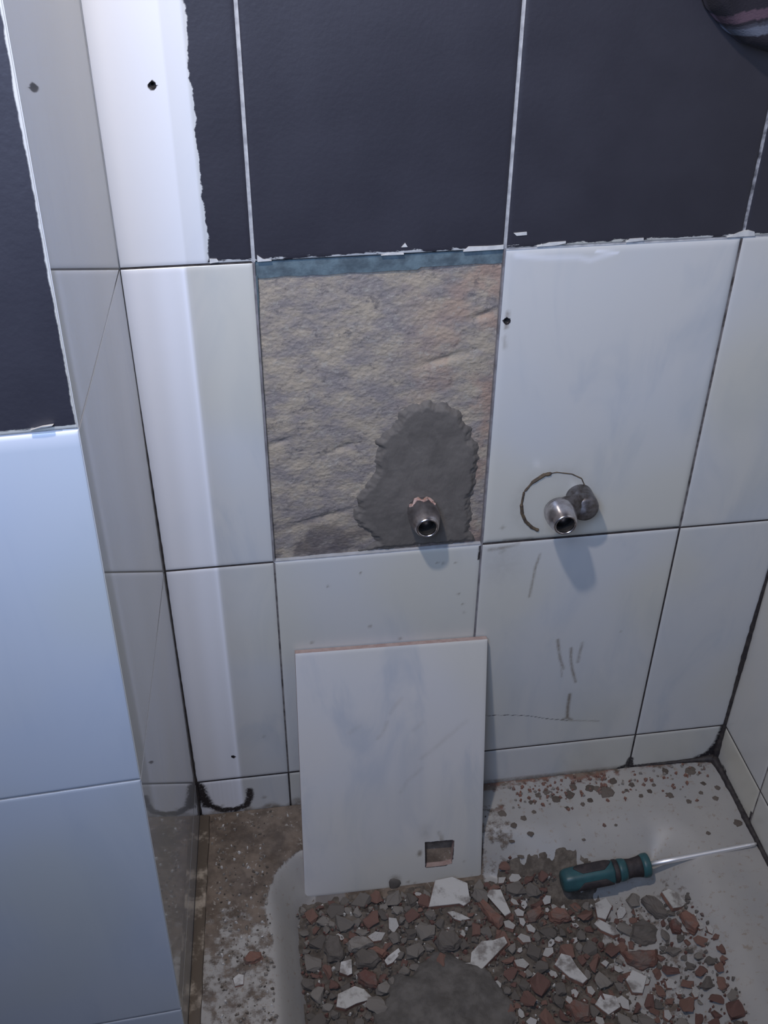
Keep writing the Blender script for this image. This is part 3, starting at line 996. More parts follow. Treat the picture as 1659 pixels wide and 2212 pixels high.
hp = mesh_obj('mortar_heap', np.stack([gx, gy, gz], -1).reshape(-1, 3), F[keep], M['heap'], smooth=True)
tag(hp, 'soft dark grey heap of wet mortar in the middle of the rubble', 'mortar')


def hull(pts, name, ms):
    bm = bmesh.new()
    for p in pts:
        bm.verts.new(p)
    r_ = bmesh.ops.convex_hull(bm, input=bm.verts)
    bmesh.ops.delete(bm, geom=[v for v in bm.verts if not v.link_faces], context='VERTS')
    bmesh.ops.recalc_face_normals(bm, faces=bm.faces)
    me = bpy.data.meshes.new(name)
    bm.to_mesh(me)
    bm.free()
    for m_ in ms:
        me.materials.append(m_)
    return me


def roughen(me, cuts, amt, seed):
    """break up the flat facets of a lump like broken masonry"""
    bm = bmesh.new()
    bm.from_mesh(me)
    bmesh.ops.triangulate(bm, faces=bm.faces)
    bmesh.ops.subdivide_edges(bm, edges=bm.edges, cuts=cuts, use_grid_fill=True)
    sz = max((v.co.length for v in bm.verts), default=1.0)
    bm.normal_update()
    for v in bm.verts:
        q = v.co / sz * 2.3 + Vector((seed * 1.7, seed * 0.3, 0))
        v.co += v.normal * sz * amt * (noise.noise(q) + 0.6 * noise.noise(q * 2.7))
    bm.to_mesh(me)
    bm.free()
    return me


def chunk(seed, flat, npts=12):
    r_ = random.Random(seed)
    P = []
    for i in range(npts):
        th = r_.uniform(0, 2 * math.pi)
        rr = r_.uniform(0.75, 1.1)
        sq = 1 / max(abs(math.cos(th)), abs(math.sin(th))) ** 0.6
        P.append((0.5 * rr * sq * math.cos(th), 0.5 * rr * sq * r_.uniform(0.6, 0.9) * math.sin(th), flat * r_.uniform(-0.5, 0.5)))
    return P


def prism(poly, th, name, bev=0.0004, tilt=(0, 0)):
    """flat shard: white glaze on top (slot 0), clay sides (slot 1); centred on origin"""
    k_ = len(poly)
    V = [(x, y, 0) for x, y in poly]
    cx_, cy_ = sum(p[0] for p in poly) / k_, sum(p[1] for p in poly) / k_
    V2 = [(cx_ + (x - cx_) * 1.02, cy_ + (y - cy_) * 1.02, -0.0009) for x, y in poly]
    V3 = [(cx_ + (x - cx_) * 1.06, cy_ + (y - cy_) * 1.06, -th) for x, y in poly]
    me = bpy.data.meshes.new(name)
    F = [tuple(range(k_))] + [(i, k_ + i, k_ + (i + 1) % k_, (i + 1) % k_) for i in range(k_)] + \
        [(k_ + i, 2 * k_ + i, 2 * k_ + (i + 1) % k_, k_ + (i + 1) % k_) for i in range(k_)] + [tuple(range(3 * k_ - 1, 2 * k_ - 1, -1))]
    V = V + V2 + V3
    me.from_pydata(V, [], F)
    me.materials.append(M['glaze'])
    me.materials.append(M['biscuit_d'])
    me.polygons.foreach_set('material_index', [0] * (k_ + 1) + [1] * (k_ + 1))
    bm = bmesh.new()
    bm.from_mesh(me)
    bmesh.ops.recalc_face_normals(bm, faces=bm.faces)
    bm.to_mesh(me)
    bm.free()
    return me


M['biscuit_d'] = simple('dusty_clay_body', (0.30, 0.155, 0.11), 0.9, var=(0.19, 0.12, 0.095), scale=120)
placed = []     # (x, y, r)


def free(x, y, r_, f=0.86):
    for a, b2, c_ in placed:
        if (x - a) ** 2 + (y - b2) ** 2 < ((r_ + c_) * f) ** 2:
            return False
    return True


def put(me, name, x, y, z, rot, scale, label, cat, group=None):
    o = bpy.data.objects.new(name, me)
    o.location = (x, y, z)
    o.rotation_euler = rot
    o.scale = scale
    C.objects.link(o)
    return tag(o, label, cat, group)


# --- the large pieces one can point to
def hero(poly, th, z, name, label, kind, tilt=(0, 0), cat='shard'):
    cx_, cy_ = sum(p[0] for p in poly) / len(poly), sum(p[1] for p in poly) / len(poly)
    rel = [(x - cx_, y - cy_) for x, y in poly]
    area = sum(rel[i][0] * rel[(i + 1) % len(rel)][1] - rel[(i + 1) % len(rel)][0] * rel[i][1] for i in range(len(rel)))
    if area < 0:
        rel = rel[::-1]
    if kind == 'tile':
        me = prism(rel, th, name)
    else:
        P = []
        for x, y in rel:
            P += [(x, y, -th * rnd.uniform(0.5, 0.7)), (x * 0.8, y * 0.8, 0.0 - th * rnd.uniform(0, 0.12)), (x * 0.9, y * 0.9, -th)]
        me = roughen(hull(P, name, [M['brick'] if kind == 'brick' else M['mortarfrag']]), 3, 0.12, len(placed))
    o = put(me, name, cx_, cy_, z, (tilt[0], tilt[1], 0), (1, 1, 1), label, cat)
    if z < ZT - 0.005:
        zn = ground(cx_, cy_) + th * 0.92
        o.location += Vector((0.2 * (z - zn), 0.58 * (z - zn), zn - z))
    r_ = max(math.hypot(*p) for p in rel)
    placed.append((cx_, cy_, r_ * 0.80))
    return o


hero([(0.135, -0.139), (0.147, -0.110), (0.166, -0.108), (0.181, -0.117), (0.180, -0.138), (0.172, -0.142), (0.168, -0.139)], 0.007, -0.671, 'tile_shard',
     'large white tile shard with grey mortar spots, sticking out under the leaning tile', 'tile', (0.10, 0.03))
hero([(0.154, -0.1455), (0.160, -0.154), (0.1655, -0.157), (0.1765, -0.156), (0.167, -0.149), (0.160, -0.145)], 0.003, -0.676, 'tile_shard',
     'thin white glaze splinter just below the large spotted shard', 'tile', (0.05, 0))
hero([(0.1985, -0.135), (0.203, -0.130), (0.2145, -0.133), (0.2185, -0.160), (0.2115, -0.162)], 0.008, -0.668, 'tile_shard',
     'white tile shard on red clay, right of the leaning tile', 'tile', (0.12, -0.25))
hero([(0.159, -0.209), (0.165, -0.209), (0.168, -0.199), (0.181, -0.189), (0.193, -0.190), (0.205, -0.188), (0.2065, -0.195), (0.170, -0.221), (0.167, -0.214)], 0.007, -0.668, 'tile_shard',
     'long white tile shard smeared with grey mortar, beside the mortar heap', 'tile', (0.10, -0.06))
hero([(0.032, -0.2005), (0.0345, -0.1905), (0.0455, -0.1890), (0.0445, -0.2030), (0.040, -0.2045)], 0.007, -0.670, 'tile_shard',
     'small square white tile shard, left of the mortar heap', 'tile', (0.2, 0.05))
hero([(0.025, -0.236), (0.028, -0.224), (0.045, -0.218), (0.054, -0.222), (0.062, -0.232), (0.045, -0.235), (0.034, -0.239)], 0.007, -0.670, 'tile_shard',
     'pale triangular tile shard lying low at the left of the rubble', 'tile', (0.12, 0.05))
hero([(0.3885, -0.1505), (0.397, -0.148), (0.4055, -0.1545), (0.4095, -0.1665), (0.404, -0.1695), (0.394, -0.170)], 0.0065, -0.683, 'tile_shard',
     'clean white tile shard, rightmost, below the screwdriver shaft', 'tile', (0.05, 0.05))
hero([(0.3405, -0.196), (0.349, -0.182), (0.360, -0.178), (0.373, -0.187), (0.377, -0.193), (0.366, -0.209), (0.352, -0.205)], 0.007, -0.681, 'mortar_lump',
     'flat greyish mortar slab with a clay edge, right of centre in the rubble', 'mortar', (0.1, 0.0), 'mortar')
hero([(0.327, -0.209), (0.345, -0.212), (0.366, -0.212), (0.360, -0.226), (0.342, -0.228), (0.329, -0.220)], 0.011, -0.684, 'brick_fragment',
     'broad red brick piece directly below the flat grey slab', 'brick', (0, 0), 'brick')
hero([(0.366, -0.152), (0.374, -0.148), (0.383, -0.154), (0.390, -0.170), (0.388, -0.180), (0.376, -0.176)], 0.010, -0.682, 'mortar_lump',
     'olive grey mortar lump just left of the clean white shard', 'mortar', (0, 0), 'mortar')
hero([(0.397, -0.176), (0.406, -0.173), (0.4125, -0.180), (0.413, -0.194), (0.406, -0.200), (0.399, -0.192)], 0.011, -0.681, 'brick_fragment',
     'orange brown brick lump at the right edge of the rubble', 'brick', (0, 0), 'brick')
hero([(0.386, -0.182), (0.394, -0.180), (0.398, -0.188), (0.394, -0.197), (0.386, -0.194)], 0.008, -0.684, 'brick_fragment',
     'dark red brick bit left of the orange brown lump', 'brick', (0, 0), 'brick')
hero([(0.308, -0.176), (0.314, -0.171), (0.329, -0.184), (0.331, -0.191), (0.324, -0.192), (0.313, -0.184)], 0.005, -0.683, 'tile_shard',
     'long pale tile splinter under the screwdriver handle', 'tile', (0, 0))
hero([(0.316, -0.152), (0.330, -0.147), (0.333, -0.158), (0.322, -0.172), (0.314, -0.168)], 0.006, -0.684, 'tile_shard',
     'bent white tile chip right below the screwdriver handle', 'tile', (0, 0))
hero([(0.252, -0.218), (0.262, -0.207), (0.271, -0.211), (0.274, -0.223), (0.281, -0.237), (0.275, -0.241), (0.263, -0.233), (0.258, -0.226)], 0.006, -0.679, 'tile_shard',
     'whitish jagged tile shard in the middle of the right rubble', 'tile', (0, 0.05))
hero([(0.043, -0.166), (0.052, -0.161), (0.066, -0.163), (0.073, -0.172), (0.060, -0.176), (0.046, -0.178)], 0.010, -0.671, 'mortar_lump',
     'lilac grey mortar lump under the left corner of the leaning tile', 'mortar', (0, 0), 'mortar')
hero([(0.049, -0.183), (0.056, -0.177), (0.071, -0.180), (0.076, -0.191), (0.066, -0.199), (0.051, -0.196)], 0.009, -0.668, 'mortar_lump',
     'rounded olive grey mortar lump, upper left of the mortar heap', 'mortar', (0, 0), 'mortar')
hero([(0.020, -0.166), (0.027, -0.155), (0.036, -0.156), (0.041, -0.176), (0.036, -0.186), (0.022, -0.183)], 0.010, -0.671, 'mortar_lump',
     'tall beige mortar chunk near the left end of the rubble', 'mortar', (0, 0), 'mortar')
hero([(0.050, -0.2025), (0.058, -0.1995), (0.070, -0.208), (0.069, -0.222), (0.058, -0.218), (0.050, -0.211)], 0.010, -0.669, 'brick_fragment',
     'rust red brick fragment touching the left side of the mortar heap', 'brick', (0, 0), 'brick')
hero([(0.062, -0.178), (0.072, -0.176), (0.083, -0.184), (0.078, -0.190), (0.0745, -0.186)], 0.008, -0.669, 'brick_fragment',
     'pinkish red brick sliver above the rounded olive lump', 'brick', (0, 0), 'brick')
hero([(0.078, -0.196), (0.082, -0.192), (0.094, -0.185), (0.096, -0.190), (0.086, -0.199), (0.080, -0.201)], 0.005, -0.667, 'tile_shard',
     'slim white tile splinter at the upper left rim of the mortar heap', 'tile', (0.1, 0))
hero([(0.188, -0.136), (0.194, -0.131), (0.212, -0.162), (0.204, -0.170), (0.196, -0.156)], 0.009, -0.674, 'brick_fragment',
     'red brown clay piece under the white shard right of the leaning tile', 'brick', (0, 0), 'brick')
hero([(0.134, -0.178), (0.142, -0.168), (0.158, -0.170), (0.163, -0.182), (0.152, -0.191), (0.138, -0.189)], 0.013, -0.668, 'mortar_lump',
     'dark round mortar ball behind the mortar heap', 'mortar', (0, 0), 'mortar')
hero([(0.236, -0.154), (0.246, -0.150), (0.256, -0.148), (0.258, -0.156), (0.246, -0.163), (0.237, -0.163)], 0.009, -0.680, 'brick_fragment',
     'purple red brick bit left of the screwdriver handle end', 'brick', (0, 0), 'brick')
hero([(0.262, -0.156), (0.272, -0.152), (0.284, -0.157), (0.286, -0.166), (0.272, -0.169), (0.262, -0.165)], 0.009, -0.680, 'brick_fragment',
     'dull red brick bit below the screwdriver handle end', 'brick', (0, 0), 'brick')
hero([(0.252, -0.258), (0.262, -0.253), (0.276, -0.262), (0.272, -0.276), (0.258, -0.276)], 0.010, -0.681, 'brick_fragment',
     'red brick block low in the middle of the right rubble', 'brick', (0, 0), 'brick')
hero([(0.282, -0.262), (0.292, -0.252), (0.305, -0.257), (0.306, -0.268), (0.292, -0.274)], 0.005, -0.684, 'tile_shard',
     'pale green white tile flake low in the right rubble', 'tile', (0, 0))
hero([(0.322, -0.240), (0.332, -0.231), (0.344, -0.240), (0.334, -0.256), (0.324, -0.254)], 0.005, -0.686, 'tile_shard',
     'white tile flake under the broad red brick piece', 'tile', (0, 0))
# large tile flakes on the left rim
hero([(-0.061, -0.183), (-0.054, -0.176), (-0.044, -0.179), (-0.041, -0.185), (-0.050, -0.190), (-0.059, -0.189)], 0.006, ZT + 0.005, 'brick_fragment',
     'orange red brick chip alone on the dirty left rim of the tray', 'brick', (0, 0), 'brick')
hero([(-0.0715, -0.203), (-0.066, -0.199), (-0.061, -0.201), (-0.062, -0.210), (-0.070, -0.211)], 0.003, ZT + 0.0028, 'tile_shard',
     'small white tile flake on the dirty left rim of the tray', 'tile', (0, 0))

# --- everything else, one object each, copied from a few shapes
brick_me = [roughen(hull(chunk(100 + i, 0.62), 'brick_chip', [M['brick']]), 1, 0.14, i) for i in range(12)]
mort_me = [roughen(hull(chunk(200 + i, 0.6, 16), 'mortar_chip', [M['mortarfrag']]), 1, 0.17, i + 20) for i in range(12)]
shard_me = []
for i in range(9):
    r_ = random.Random(300 + i)
    k_ = r_.choice((4, 5, 5, 6))
    th0 = r_.uniform(0, 6)
    pl = [(0.5 * r_.uniform(0.65, 1.1) * math.cos(th0 + 2 * math.pi * q / k_), 0.36 * r_.uniform(0.65, 1.1) * math.sin(th0 + 2 * math.pi * q / k_)) for q in range(k_)]
    shard_me.append(prism(pl, 0.30, 'tile_chip'))
for me in shard_me:
    for v in me.vertices:
        v.co.z += 0.15

GR = {'brick': ('brick_chip', 'small dull red brick chip among the rubble', 'brick', 'red brick chips in the rubble'),
      'mortar': ('mortar_chip', 'small grey mortar chip among the rubble', 'mortar', 'grey mortar chips in the rubble'),
      'shard': ('tile_chip', 'small whitish tile chip among the rubble', 'shard', 'white tile chips in the rubble')}


SD0, SD1 = Vector((0.2820, -0.1310, -0.6690)), Vector((0.5030, -0.1265, -0.6505))   # screwdriver axis
HL = 0.0975


def near_tools(x, y, r_):
    if -0.02 < x < 0.225 and y > -0.1040 - r_ * 0.7 and y < 0.0:
        return True           # foot of the loose tile
    d = float(seg_dist(np.array(x), np.array(y), (SD0.x, SD0.y), (SD0.x + HL, -0.1285)))
    if d < 0.0125 + r_ * 0.75:
        return True
    return float(seg_dist(np.array(x), np.array(y), (0.37, -0.1285), (SD1.x, SD1.y))) < 0.004 + r_ and x > 0.37


def right_edge(y):
    return float(np.interp(-y, [0.10, 0.12, 0.165, 0.222, 0.273, 0.33], [0.24, 0.30, 0.412, 0.428, 0.432, 0.43]))


chips = []
count = {'brick': 0, 'mortar': 0, 'shard': 0}
tries = 0
sizes = [0.021] * 24 + [0.017] * 46 + [0.0135] * 90 + [0.0105] * 150 + [0.008] * 210
for s in sizes:
    for q in range(60):
        x, y = rnd.uniform(0.0, 0.436), rnd.uniform(-0.325, -0.075)
        if x > right_edge(y) - s * 0.3 or inner_sd(x, y) < rnd.uniform(0.018, 0.036):
            continue
        if in_heap(x, y) or near_tools(x, y, s * 0.5) or y < -0.258 - 0.14 * x:
            continue
        if not free(x, y, s * 0.5):
            continue
        if x > 0.33 and rnd.random() < 0.35:
            continue
        break
    else:
        continue
    lf = x < 0.2
    kd = rnd.choices(('brick', 'mortar', 'shard'), (0.24, 0.68, 0.08) if lf else (0.44, 0.36, 0.20))[0]
    if count[kd] >= 290:
        continue
    count[kd] += 1
    me = rnd.choice({'brick': brick_me, 'mortar': mort_me, 'shard': shard_me}[kd])
    sz = s * rnd.uniform(0.85, 1.15)
    hz = sz * rnd.uniform(0.55, 0.95) if kd != 'shard' else min(sz, 0.016) * rnd.uniform(0.7, 1.1)
    z = ground(x, y) + hz * (0.22 if kd != 'shard' else 0.11)
    nm, lb, ct, gp = GR[kd]
    o = put(me, nm, x, y, z, (rnd.uniform(-0.22, 0.22), rnd.uniform(-0.22, 0.22), rnd.uniform(0, 6.28)), (sz, sz, hz), lb, ct, gp)
    chips.append((kd, x, y, sz, o))
    placed.append((x, y, s * 0.5))

# every chip is told apart by the large piece next to it and its rank in size there
ANCHOR = [(0.160, -0.122, 'the large spotted white shard'), (0.165, -0.151, 'the thin white glaze splinter'), (0.208, -0.145, 'the white shard on red clay'),
          (0.184, -0.203, 'the long mortar smeared shard'), (0.039, -0.197, 'the square white shard'), (0.043, -0.229, 'the pale triangular shard'),
          (0.398, -0.160, 'the clean rightmost shard'), (0.358, -0.194, 'the flat grey mortar slab'), (0.345, -0.219, 'the broad red brick piece'),
          (0.378, -0.164, 'the olive grey mortar lump'), (0.406, -0.186, 'the orange brown brick lump'), (0.319, -0.182, 'the long pale splinter'),
          (0.267, -0.223, 'the jagged whitish shard'), (0.057, -0.169, 'the lilac grey lump'), (0.062, -0.188, 'the rounded olive lump'),
          (0.030, -0.170, 'the tall beige chunk'), (0.059, -0.210, 'the rust red fragment'), (0.147, -0.180, 'the dark round mortar ball'),
          (0.248, -0.156, 'the purple red brick bit'), (0.272, -0.161, "the screwdriver handle's end"), (0.264, -0.265, 'the red brick block'),
          (0.294, -0.263, 'the pale green flake'), (0.332, -0.245, 'the white flake below the brick'), (0.215, -0.265, "the mortar heap's right side"),
          (0.030, -0.250, 'the bottom left end of the rubble'), (0.240, -0.285, 'the middle of the bottom frame edge'), (0.390, -0.270, 'the bottom right edge of the rubble'),
          (0.410, -0.225, 'the right rim of the rubble'), (0.225, -0.180, 'the middle of the rubble'), (0.300, -0.210, 'the gap left of the broad brick')]
RANK = ['biggest', 'second biggest', 'third biggest', 'fourth biggest', 'fifth biggest', 'sixth biggest', 'seventh biggest', 'eighth biggest', 'ninth biggest', 'tenth biggest',
        'eleventh biggest', 'twelfth biggest', 'thirteenth biggest', 'fourteenth biggest', 'fifteenth biggest', 'sixteenth biggest', 'seventeenth biggest', 'eighteenth biggest']
WORD = {'brick': 'dull red brick chip', 'mortar': 'grey mortar chip', 'shard': 'whitish tile chip'}
clus = {}
for kd, x, y, sz, o in chips:
    an = min(ANCHOR, key=lambda t: (t[0] - x) ** 2 + (t[1] - y) ** 2)[2]
    clus.setdefault((kd, an), []).append((-sz, o))
for (kd, an), L in clus.items():
    L.sort(key=lambda t: t[0])
    for i, (q, o) in enumerate(L):
        o['label'] = (RANK[min(i, 17)] if len(L) > 1 else 'only') + ' ' + WORD[kd] + ' nearest ' + an

# mortar splashes on the back and right rim
splash = [(0.362, -0.033, 0.020), (0.353, -0.026, 0.010), (0.261, -0.110, 0.014), (0.262, -0.072, 0.009), (0.249, -0.088, 0.009), (0.293, -0.022, 0.010), (0.318, -0.030, 0.013), (0.326, -0.020, 0.010),
          (0.302, -0.034, 0.012), (0.283, -0.026, 0.008), (0.272, -0.034, 0.007), (0.433, -0.047, 0.010), (0.452, -0.058, 0.007), (0.457, -0.103, 0.006), (0.340, -0.041, 0.008), (0.345, -0.024, 0.012),
          (0.470, -0.016, 0.016), (0.440, -0.012, 0.010), (0.395, -0.026, 0.008), (0.412, -0.038, 0.007), (0.420, -0.030, 0.006), (0.4, -0.043, 0.006), (0.386, -0.033, 0.006), (0.478, -0.036, 0.007), (0.47, -0.048, 0.006),
          (0.484, -0.058, 0.008), (0.492, -0.044, 0.008), (0.375, -0.018, 0.010), (0.33, -0.045, 0.007), (0.311, -0.048, 0.006), (0.258, -0.055, 0.008), (0.272, -0.048, 0.006), (0.245, -0.062, 0.009),
          (0.236, -0.045, 0.010), (0.240, -0.075, 0.008), (0.237, -0.100, 0.012), (0.4955, -0.095, 0.011), (0.399, -0.115, 0.006), (0.29, -0.10, 0.005), (0.32, -0.085, 0.005), (0.36, -0.075, 0.005)]
M['splash'] = frag_mat('dried_splash', ((0.075, 0.062, 0.05), (0.14, 0.12, 0.10)), amt=0.5, dust=(0.16, 0.10, 0.075))
sp_me = []
for i in range(6):
    r_ = random.Random(400 + i)
    P = []
    K = 18
    V, rim_ = [(0, 0, 0.14)], []
    for q in range(K):
        th = 2 * math.pi * q / K
        rim_.append(0.42 * (1 + 0.42 * noise.noise(Vector((math.cos(th) * 1.6, math.sin(th) * 1.6, i * 5.1))) + r_.uniform(-0.12, 0.12)))
    for f_, z_ in ((0.6, 0.12), (0.92, 0.06), (1.0, -0.02)):
        for q in range(K):
            th = 2 * math.pi * q / K
            V.append((rim_[q] * f_ * math.cos(th), rim_[q] * f_ * 0.8 * math.sin(th), z_ * (1 + r_.uniform(-0.3, 0.3))))
    F = [(0, 1 + q, 1 + (q + 1) % K) for q in range(K)]
    for l_ in range(2):
        F += [(1 + l_ * K + q, 1 + (l_ + 1) * K + q, 1 + (l_ + 1) * K + (q + 1) % K, 1 + l_ * K + (q + 1) % K) for q in range(K)]
    F.append(tuple(1 + 2 * K + q for q in range(K - 1, -1, -1)))
    me = bpy.data.meshes.new('mortar_splash')
    me.from_pydata(V, [], F)
    me.materials.append(M['splash'])
    sp_me.append(me)
SPA = [(0.36, -0.03, "on the middle of the tray's back rim"), (0.30, -0.03, "on the back rim near the leaning tile's shadow"), (0.25, -0.09, 'on the tray beside the leaning tile'),
       (0.26, -0.055, 'on the rim just right of the leaning tile'), (0.41, -0.035, "below the right wall joint on the back rim"), (0.475, -0.03, 'in the mouldy back right tray corner'),
       (0.46, -0.095, 'near the screwdriver tip'), (0.31, -0.09, 'on the tray slope above the screwdriver handle')]
spc = {}
for i, (x, y, s) in enumerate(splash):
    o = put(sp_me[i % 6], 'mortar_splash', x, y, float(tray_z(x, y)) + 0.0001, (0, 0, rnd.uniform(0, 6.28)), (s * 1.15, s * 1.15, s * 0.7),
            None, 'mortar', 'mortar splashes on the tray rim')
    an = min(SPA, key=lambda t: (t[0] - x) ** 2 + (t[1] - y) ** 2)[2]
    spc.setdefault(an, []).append((-s - i * 1e-6, o))
for an, L in spc.items():
    L.sort(key=lambda t: t[0])
    for i, (q, o) in enumerate(L):
        o['label'] = (RANK[i] if len(L) > 1 else 'only') + ' dried mortar splash ' + an
# grit: thousands of tiny bits nobody could count
GV, GF, GM = {}, {}, {}


def grit(key, n_, area, size, slot, zf, seed):
    r_ = random.Random(seed)
    V, F, I = GV.setdefault(key, []), GF.setdefault(key, []), GM.setdefault(key, [])
    cub = [(-1, -1, -1), (1, -1, -1), (1, 1, -1), (-1, 1, -1), (-.7, -.6, 1), (.6, -.7, 1), (.7, .6, 1), (-.6, .7, 1)]
    cf = [(0, 3, 2, 1), (4, 5, 6, 7), (0, 1, 5, 4), (1, 2, 6, 5), (2, 3, 7, 6), (3, 0, 4, 7)]
    for i in range(n_):
        x, y = area(r_)
        s = r_.uniform(*size)
        a = r_.uniform(0, 6.28)
        z = zf(x, y) + s * 0.25
        b0 = len(V)
        for p in cub:
            px_, py_ = p[0] * s * 0.45 * r_.uniform(.25, 1.25), p[1] * s * 0.4 * r_.uniform(.25, 1.25)
            V.append((x + px_ * math.cos(a) - py_ * math.sin(a), y + px_ * math.sin(a) + py_ * math.cos(a), z + p[2] * s * 0.3))
        F += [tuple(b0 + q for q in f) for f in cf]
        I += [slot] * 6


def area_main(r_):
    while True:
        x, y = r_.uniform(-0.004, 0.44), r_.uniform(-0.33, -0.07)
        if x > right_edge(y) or inner_sd(x, y) < 0.02 or in_heap(x, y) or near_tools(x, y, 0.002):
            continue
        if x > 0.3 and r_.random() < 0.35:
            continue
        return x, y


def area_left(r_):
    while True:
        x, y = r_.uniform(-0.086, -0.03), r_.uniform(-0.28, -0.006)
        if y > -0.06 and r_.random() < 0.6:
            x = r_.uniform(-0.09, 0.22)
            y = r_.uniform(-0.05, -0.004)
        return x, y


tzf = lambda x, y: float(tray_z(x, y))


def area_rim(r_):
    if r_.random() < 0.62:
        return r_.uniform(0.25, 0.37), -0.006 - abs(r_.gauss(0, 0.018))
    return r_.uniform(0.36, 0.49), -0.006 - abs(r_.gauss(0, 0.022))


grit('bed', 1300, area_main, (0.002, 0.0055), 1, ground, 1)
grit('bed', 900, area_main, (0.002, 0.0055), 2, ground, 2)
grit('bed', 300, area_main, (0.002, 0.005), 3, ground, 3)
grit('rim', 150, area_left, (0.0012, 0.0036), 0, tzf, 4)
grit('rim', 110, area_left, (0.0015, 0.0050), 1, tzf, 7)
grit('rim', 70, area_left, (0.0015, 0.0045), 2, tzf, 5)
grit('rim', 120, area_rim, (0.0018, 0.0060), 3, tzf, 6)
grit('rim', 60, area_rim, (0.0018, 0.0050), 1, tzf, 8)
o = mesh_obj('rim_debris', GV['rim'], GF['rim'], [M['bed'], M['mortarfrag'], M['glaze'], M['brick']])
o.data.polygons.foreach_set('material_index', GM['rim'])
tag(o, 'fine grit and crumbs scattered on the rim of the shower tray', 'debris', kind='stuff')
nb0 = len(bed_V)
o = mesh_obj('rubble_bed', np.vstack([bed_V, np.array(GV['bed'])]),
             [tuple(f) for f in bed_F.tolist()] + [tuple(nb0 + i for i in f) for f in GF['bed']],
             [M['bed'], M['mortarfrag'], M['brick'], M['glaze']])
o.data.polygons.foreach_set('material_index', [0] * len(bed_F) + GM['bed'])
o.data.polygons.foreach_set('use_smooth', [True] * len(bed_F) + [False] * len(GM['bed']))
tag(o, 'layer of brown demolition dust and grit covering the tray bottom', 'debris', kind='stuff')

# ------------------------------------------------------------------ loose tile leaning on the wall
LO = Vector((0.10909, -0.0510, -0.5575))
LU = Vector((0.999641, 0, -0.026786))
LV = Vector((0.0257, 0.281827, 0.959121))
LN = Vector((0.007549, -0.959465, 0.281726))
lt = empty('ceramic_tile', LO - LV * 0.149)
tag(lt, 'loose white marbled wall tile with a square hole, leaning on the wall', 'tile')


def loose(u, v, h):
    u, v, h = np.broadcast_arrays(u, v, h)
    return (np.array(LO)[None] + u[..., None] * np.array(LU) + v[..., None] * np.array(LV) + h[..., None] * np.array(LN)).reshape(-1, 3)


hole = [(0.0343, -0.0925), (0.0670, -0.0938), (0.0650, -0.1238), (0.0555, -0.1255), (0.0357, -0.1255)]
body = make_tile(lt, loose, -0.0985, 0.0985, -0.149, 0.149, M['tile_loose'], 0.0022, thick=0.008, name='tile_body', marks=[
    (0, ([(0.001, -0.1385), (0.001, -0.152)], 0.0072, 0.85)), (0, ([(0.016, -0.1425)], 0.0022, 0.7)), (0, ([(0.0233, -0.1453)], 0.0022, 0.6)),
    (0, ([(0.0290, -0.1045), (0.0285, -0.1075)], 0.0030, 0.8)), (0, ([(0.0500, -0.0815), (0.0525, -0.086), (0.0530, -0.0925)], 0.0024, 0.55)),
    (0, ([(0.0791, -0.1229)], 0.0018, 0.45)), (0, ([(0.063, -0.147)], 0.0025, 0.4)), (0, ([(0.088, -0.1435)], 0.0015, 0.5)),
    (0, lambda u, v: 0.22 * np.exp(-((u - 0.035) / 0.007) ** 2 - ((v + 0.080) / 0.010) ** 2)),
    (0, ([(-0.0065, 0.062), (-0.0085, 0.055), (-0.0125, 0.0475), (-0.0165, 0.0435)], 0.0024, 0.18)),
    (0, ([(0.0085, 0.088), (0.0, 0.0775), (-0.003, 0.072)], 0.0028, 0.13)),
    (0, ([(0.022, 0.050), (0.031, 0.058)], 0.003, 0.12)),
    (0, ([(0.03, 0.015), (0.045, 0.026), (0.060, 0.040), (0.078, 0.055)], 0.003, 0.13)),
    (0, ([(0.008, -0.025), (0.015, -0.012), (0.03, 0.002)], 0.0028, 0.14)), (0, ([(-0.045, 0.053), (-0.036, 0.06)], 0.003, 0.12))])
CV = [tuple(loose(np.array([u]), np.array([v]), np.array([0.004]))[0]) for u, v in hole] + \
     [tuple(loose(np.array([u]), np.array([v]), np.array([-0.012]))[0]) for u, v in hole]
k = len(hole)
tmp_hole = M['hole']
M['hole'] = M['biscuit']
cutter_bool(body, CV, [tuple(range(k)), tuple(range(2 * k - 1, k - 1, -1))] + [(i, k + i, k + (i + 1) % k, (i + 1) % k) for i in range(k)])
M['hole'] = tmp_hole
# dab of cement on the lower edge
P = []
for q in range(14):
    th = 2 * math.pi * q / 14
    for rr, h in ((1.0, -0.0004), (0.8, 0.0011), (0.3, 0.0014)):
        k_ = 1 + 0.14 * math.sin(3 * th + 1)
        u, v = 0.0005 + 0.0070 * rr * k_ * math.cos(th), -0.1435 + 0.0085 * rr * k_ * math.sin(th)
        P.append(loose(np.array([u]), np.array([v]), np.array([h]))[0])
bm = bmesh.new()
for p in P:
    bm.verts.new(Vector(p) - LO)
bmesh.ops.convex_hull(bm, input=bm.verts)
bmesh.ops.delete(bm, geom=[v for v in bm.verts if not v.link_faces], context='VERTS')
o = bm_obj('cement_dab', bm, M['cement'], lt, LO, smooth=True)

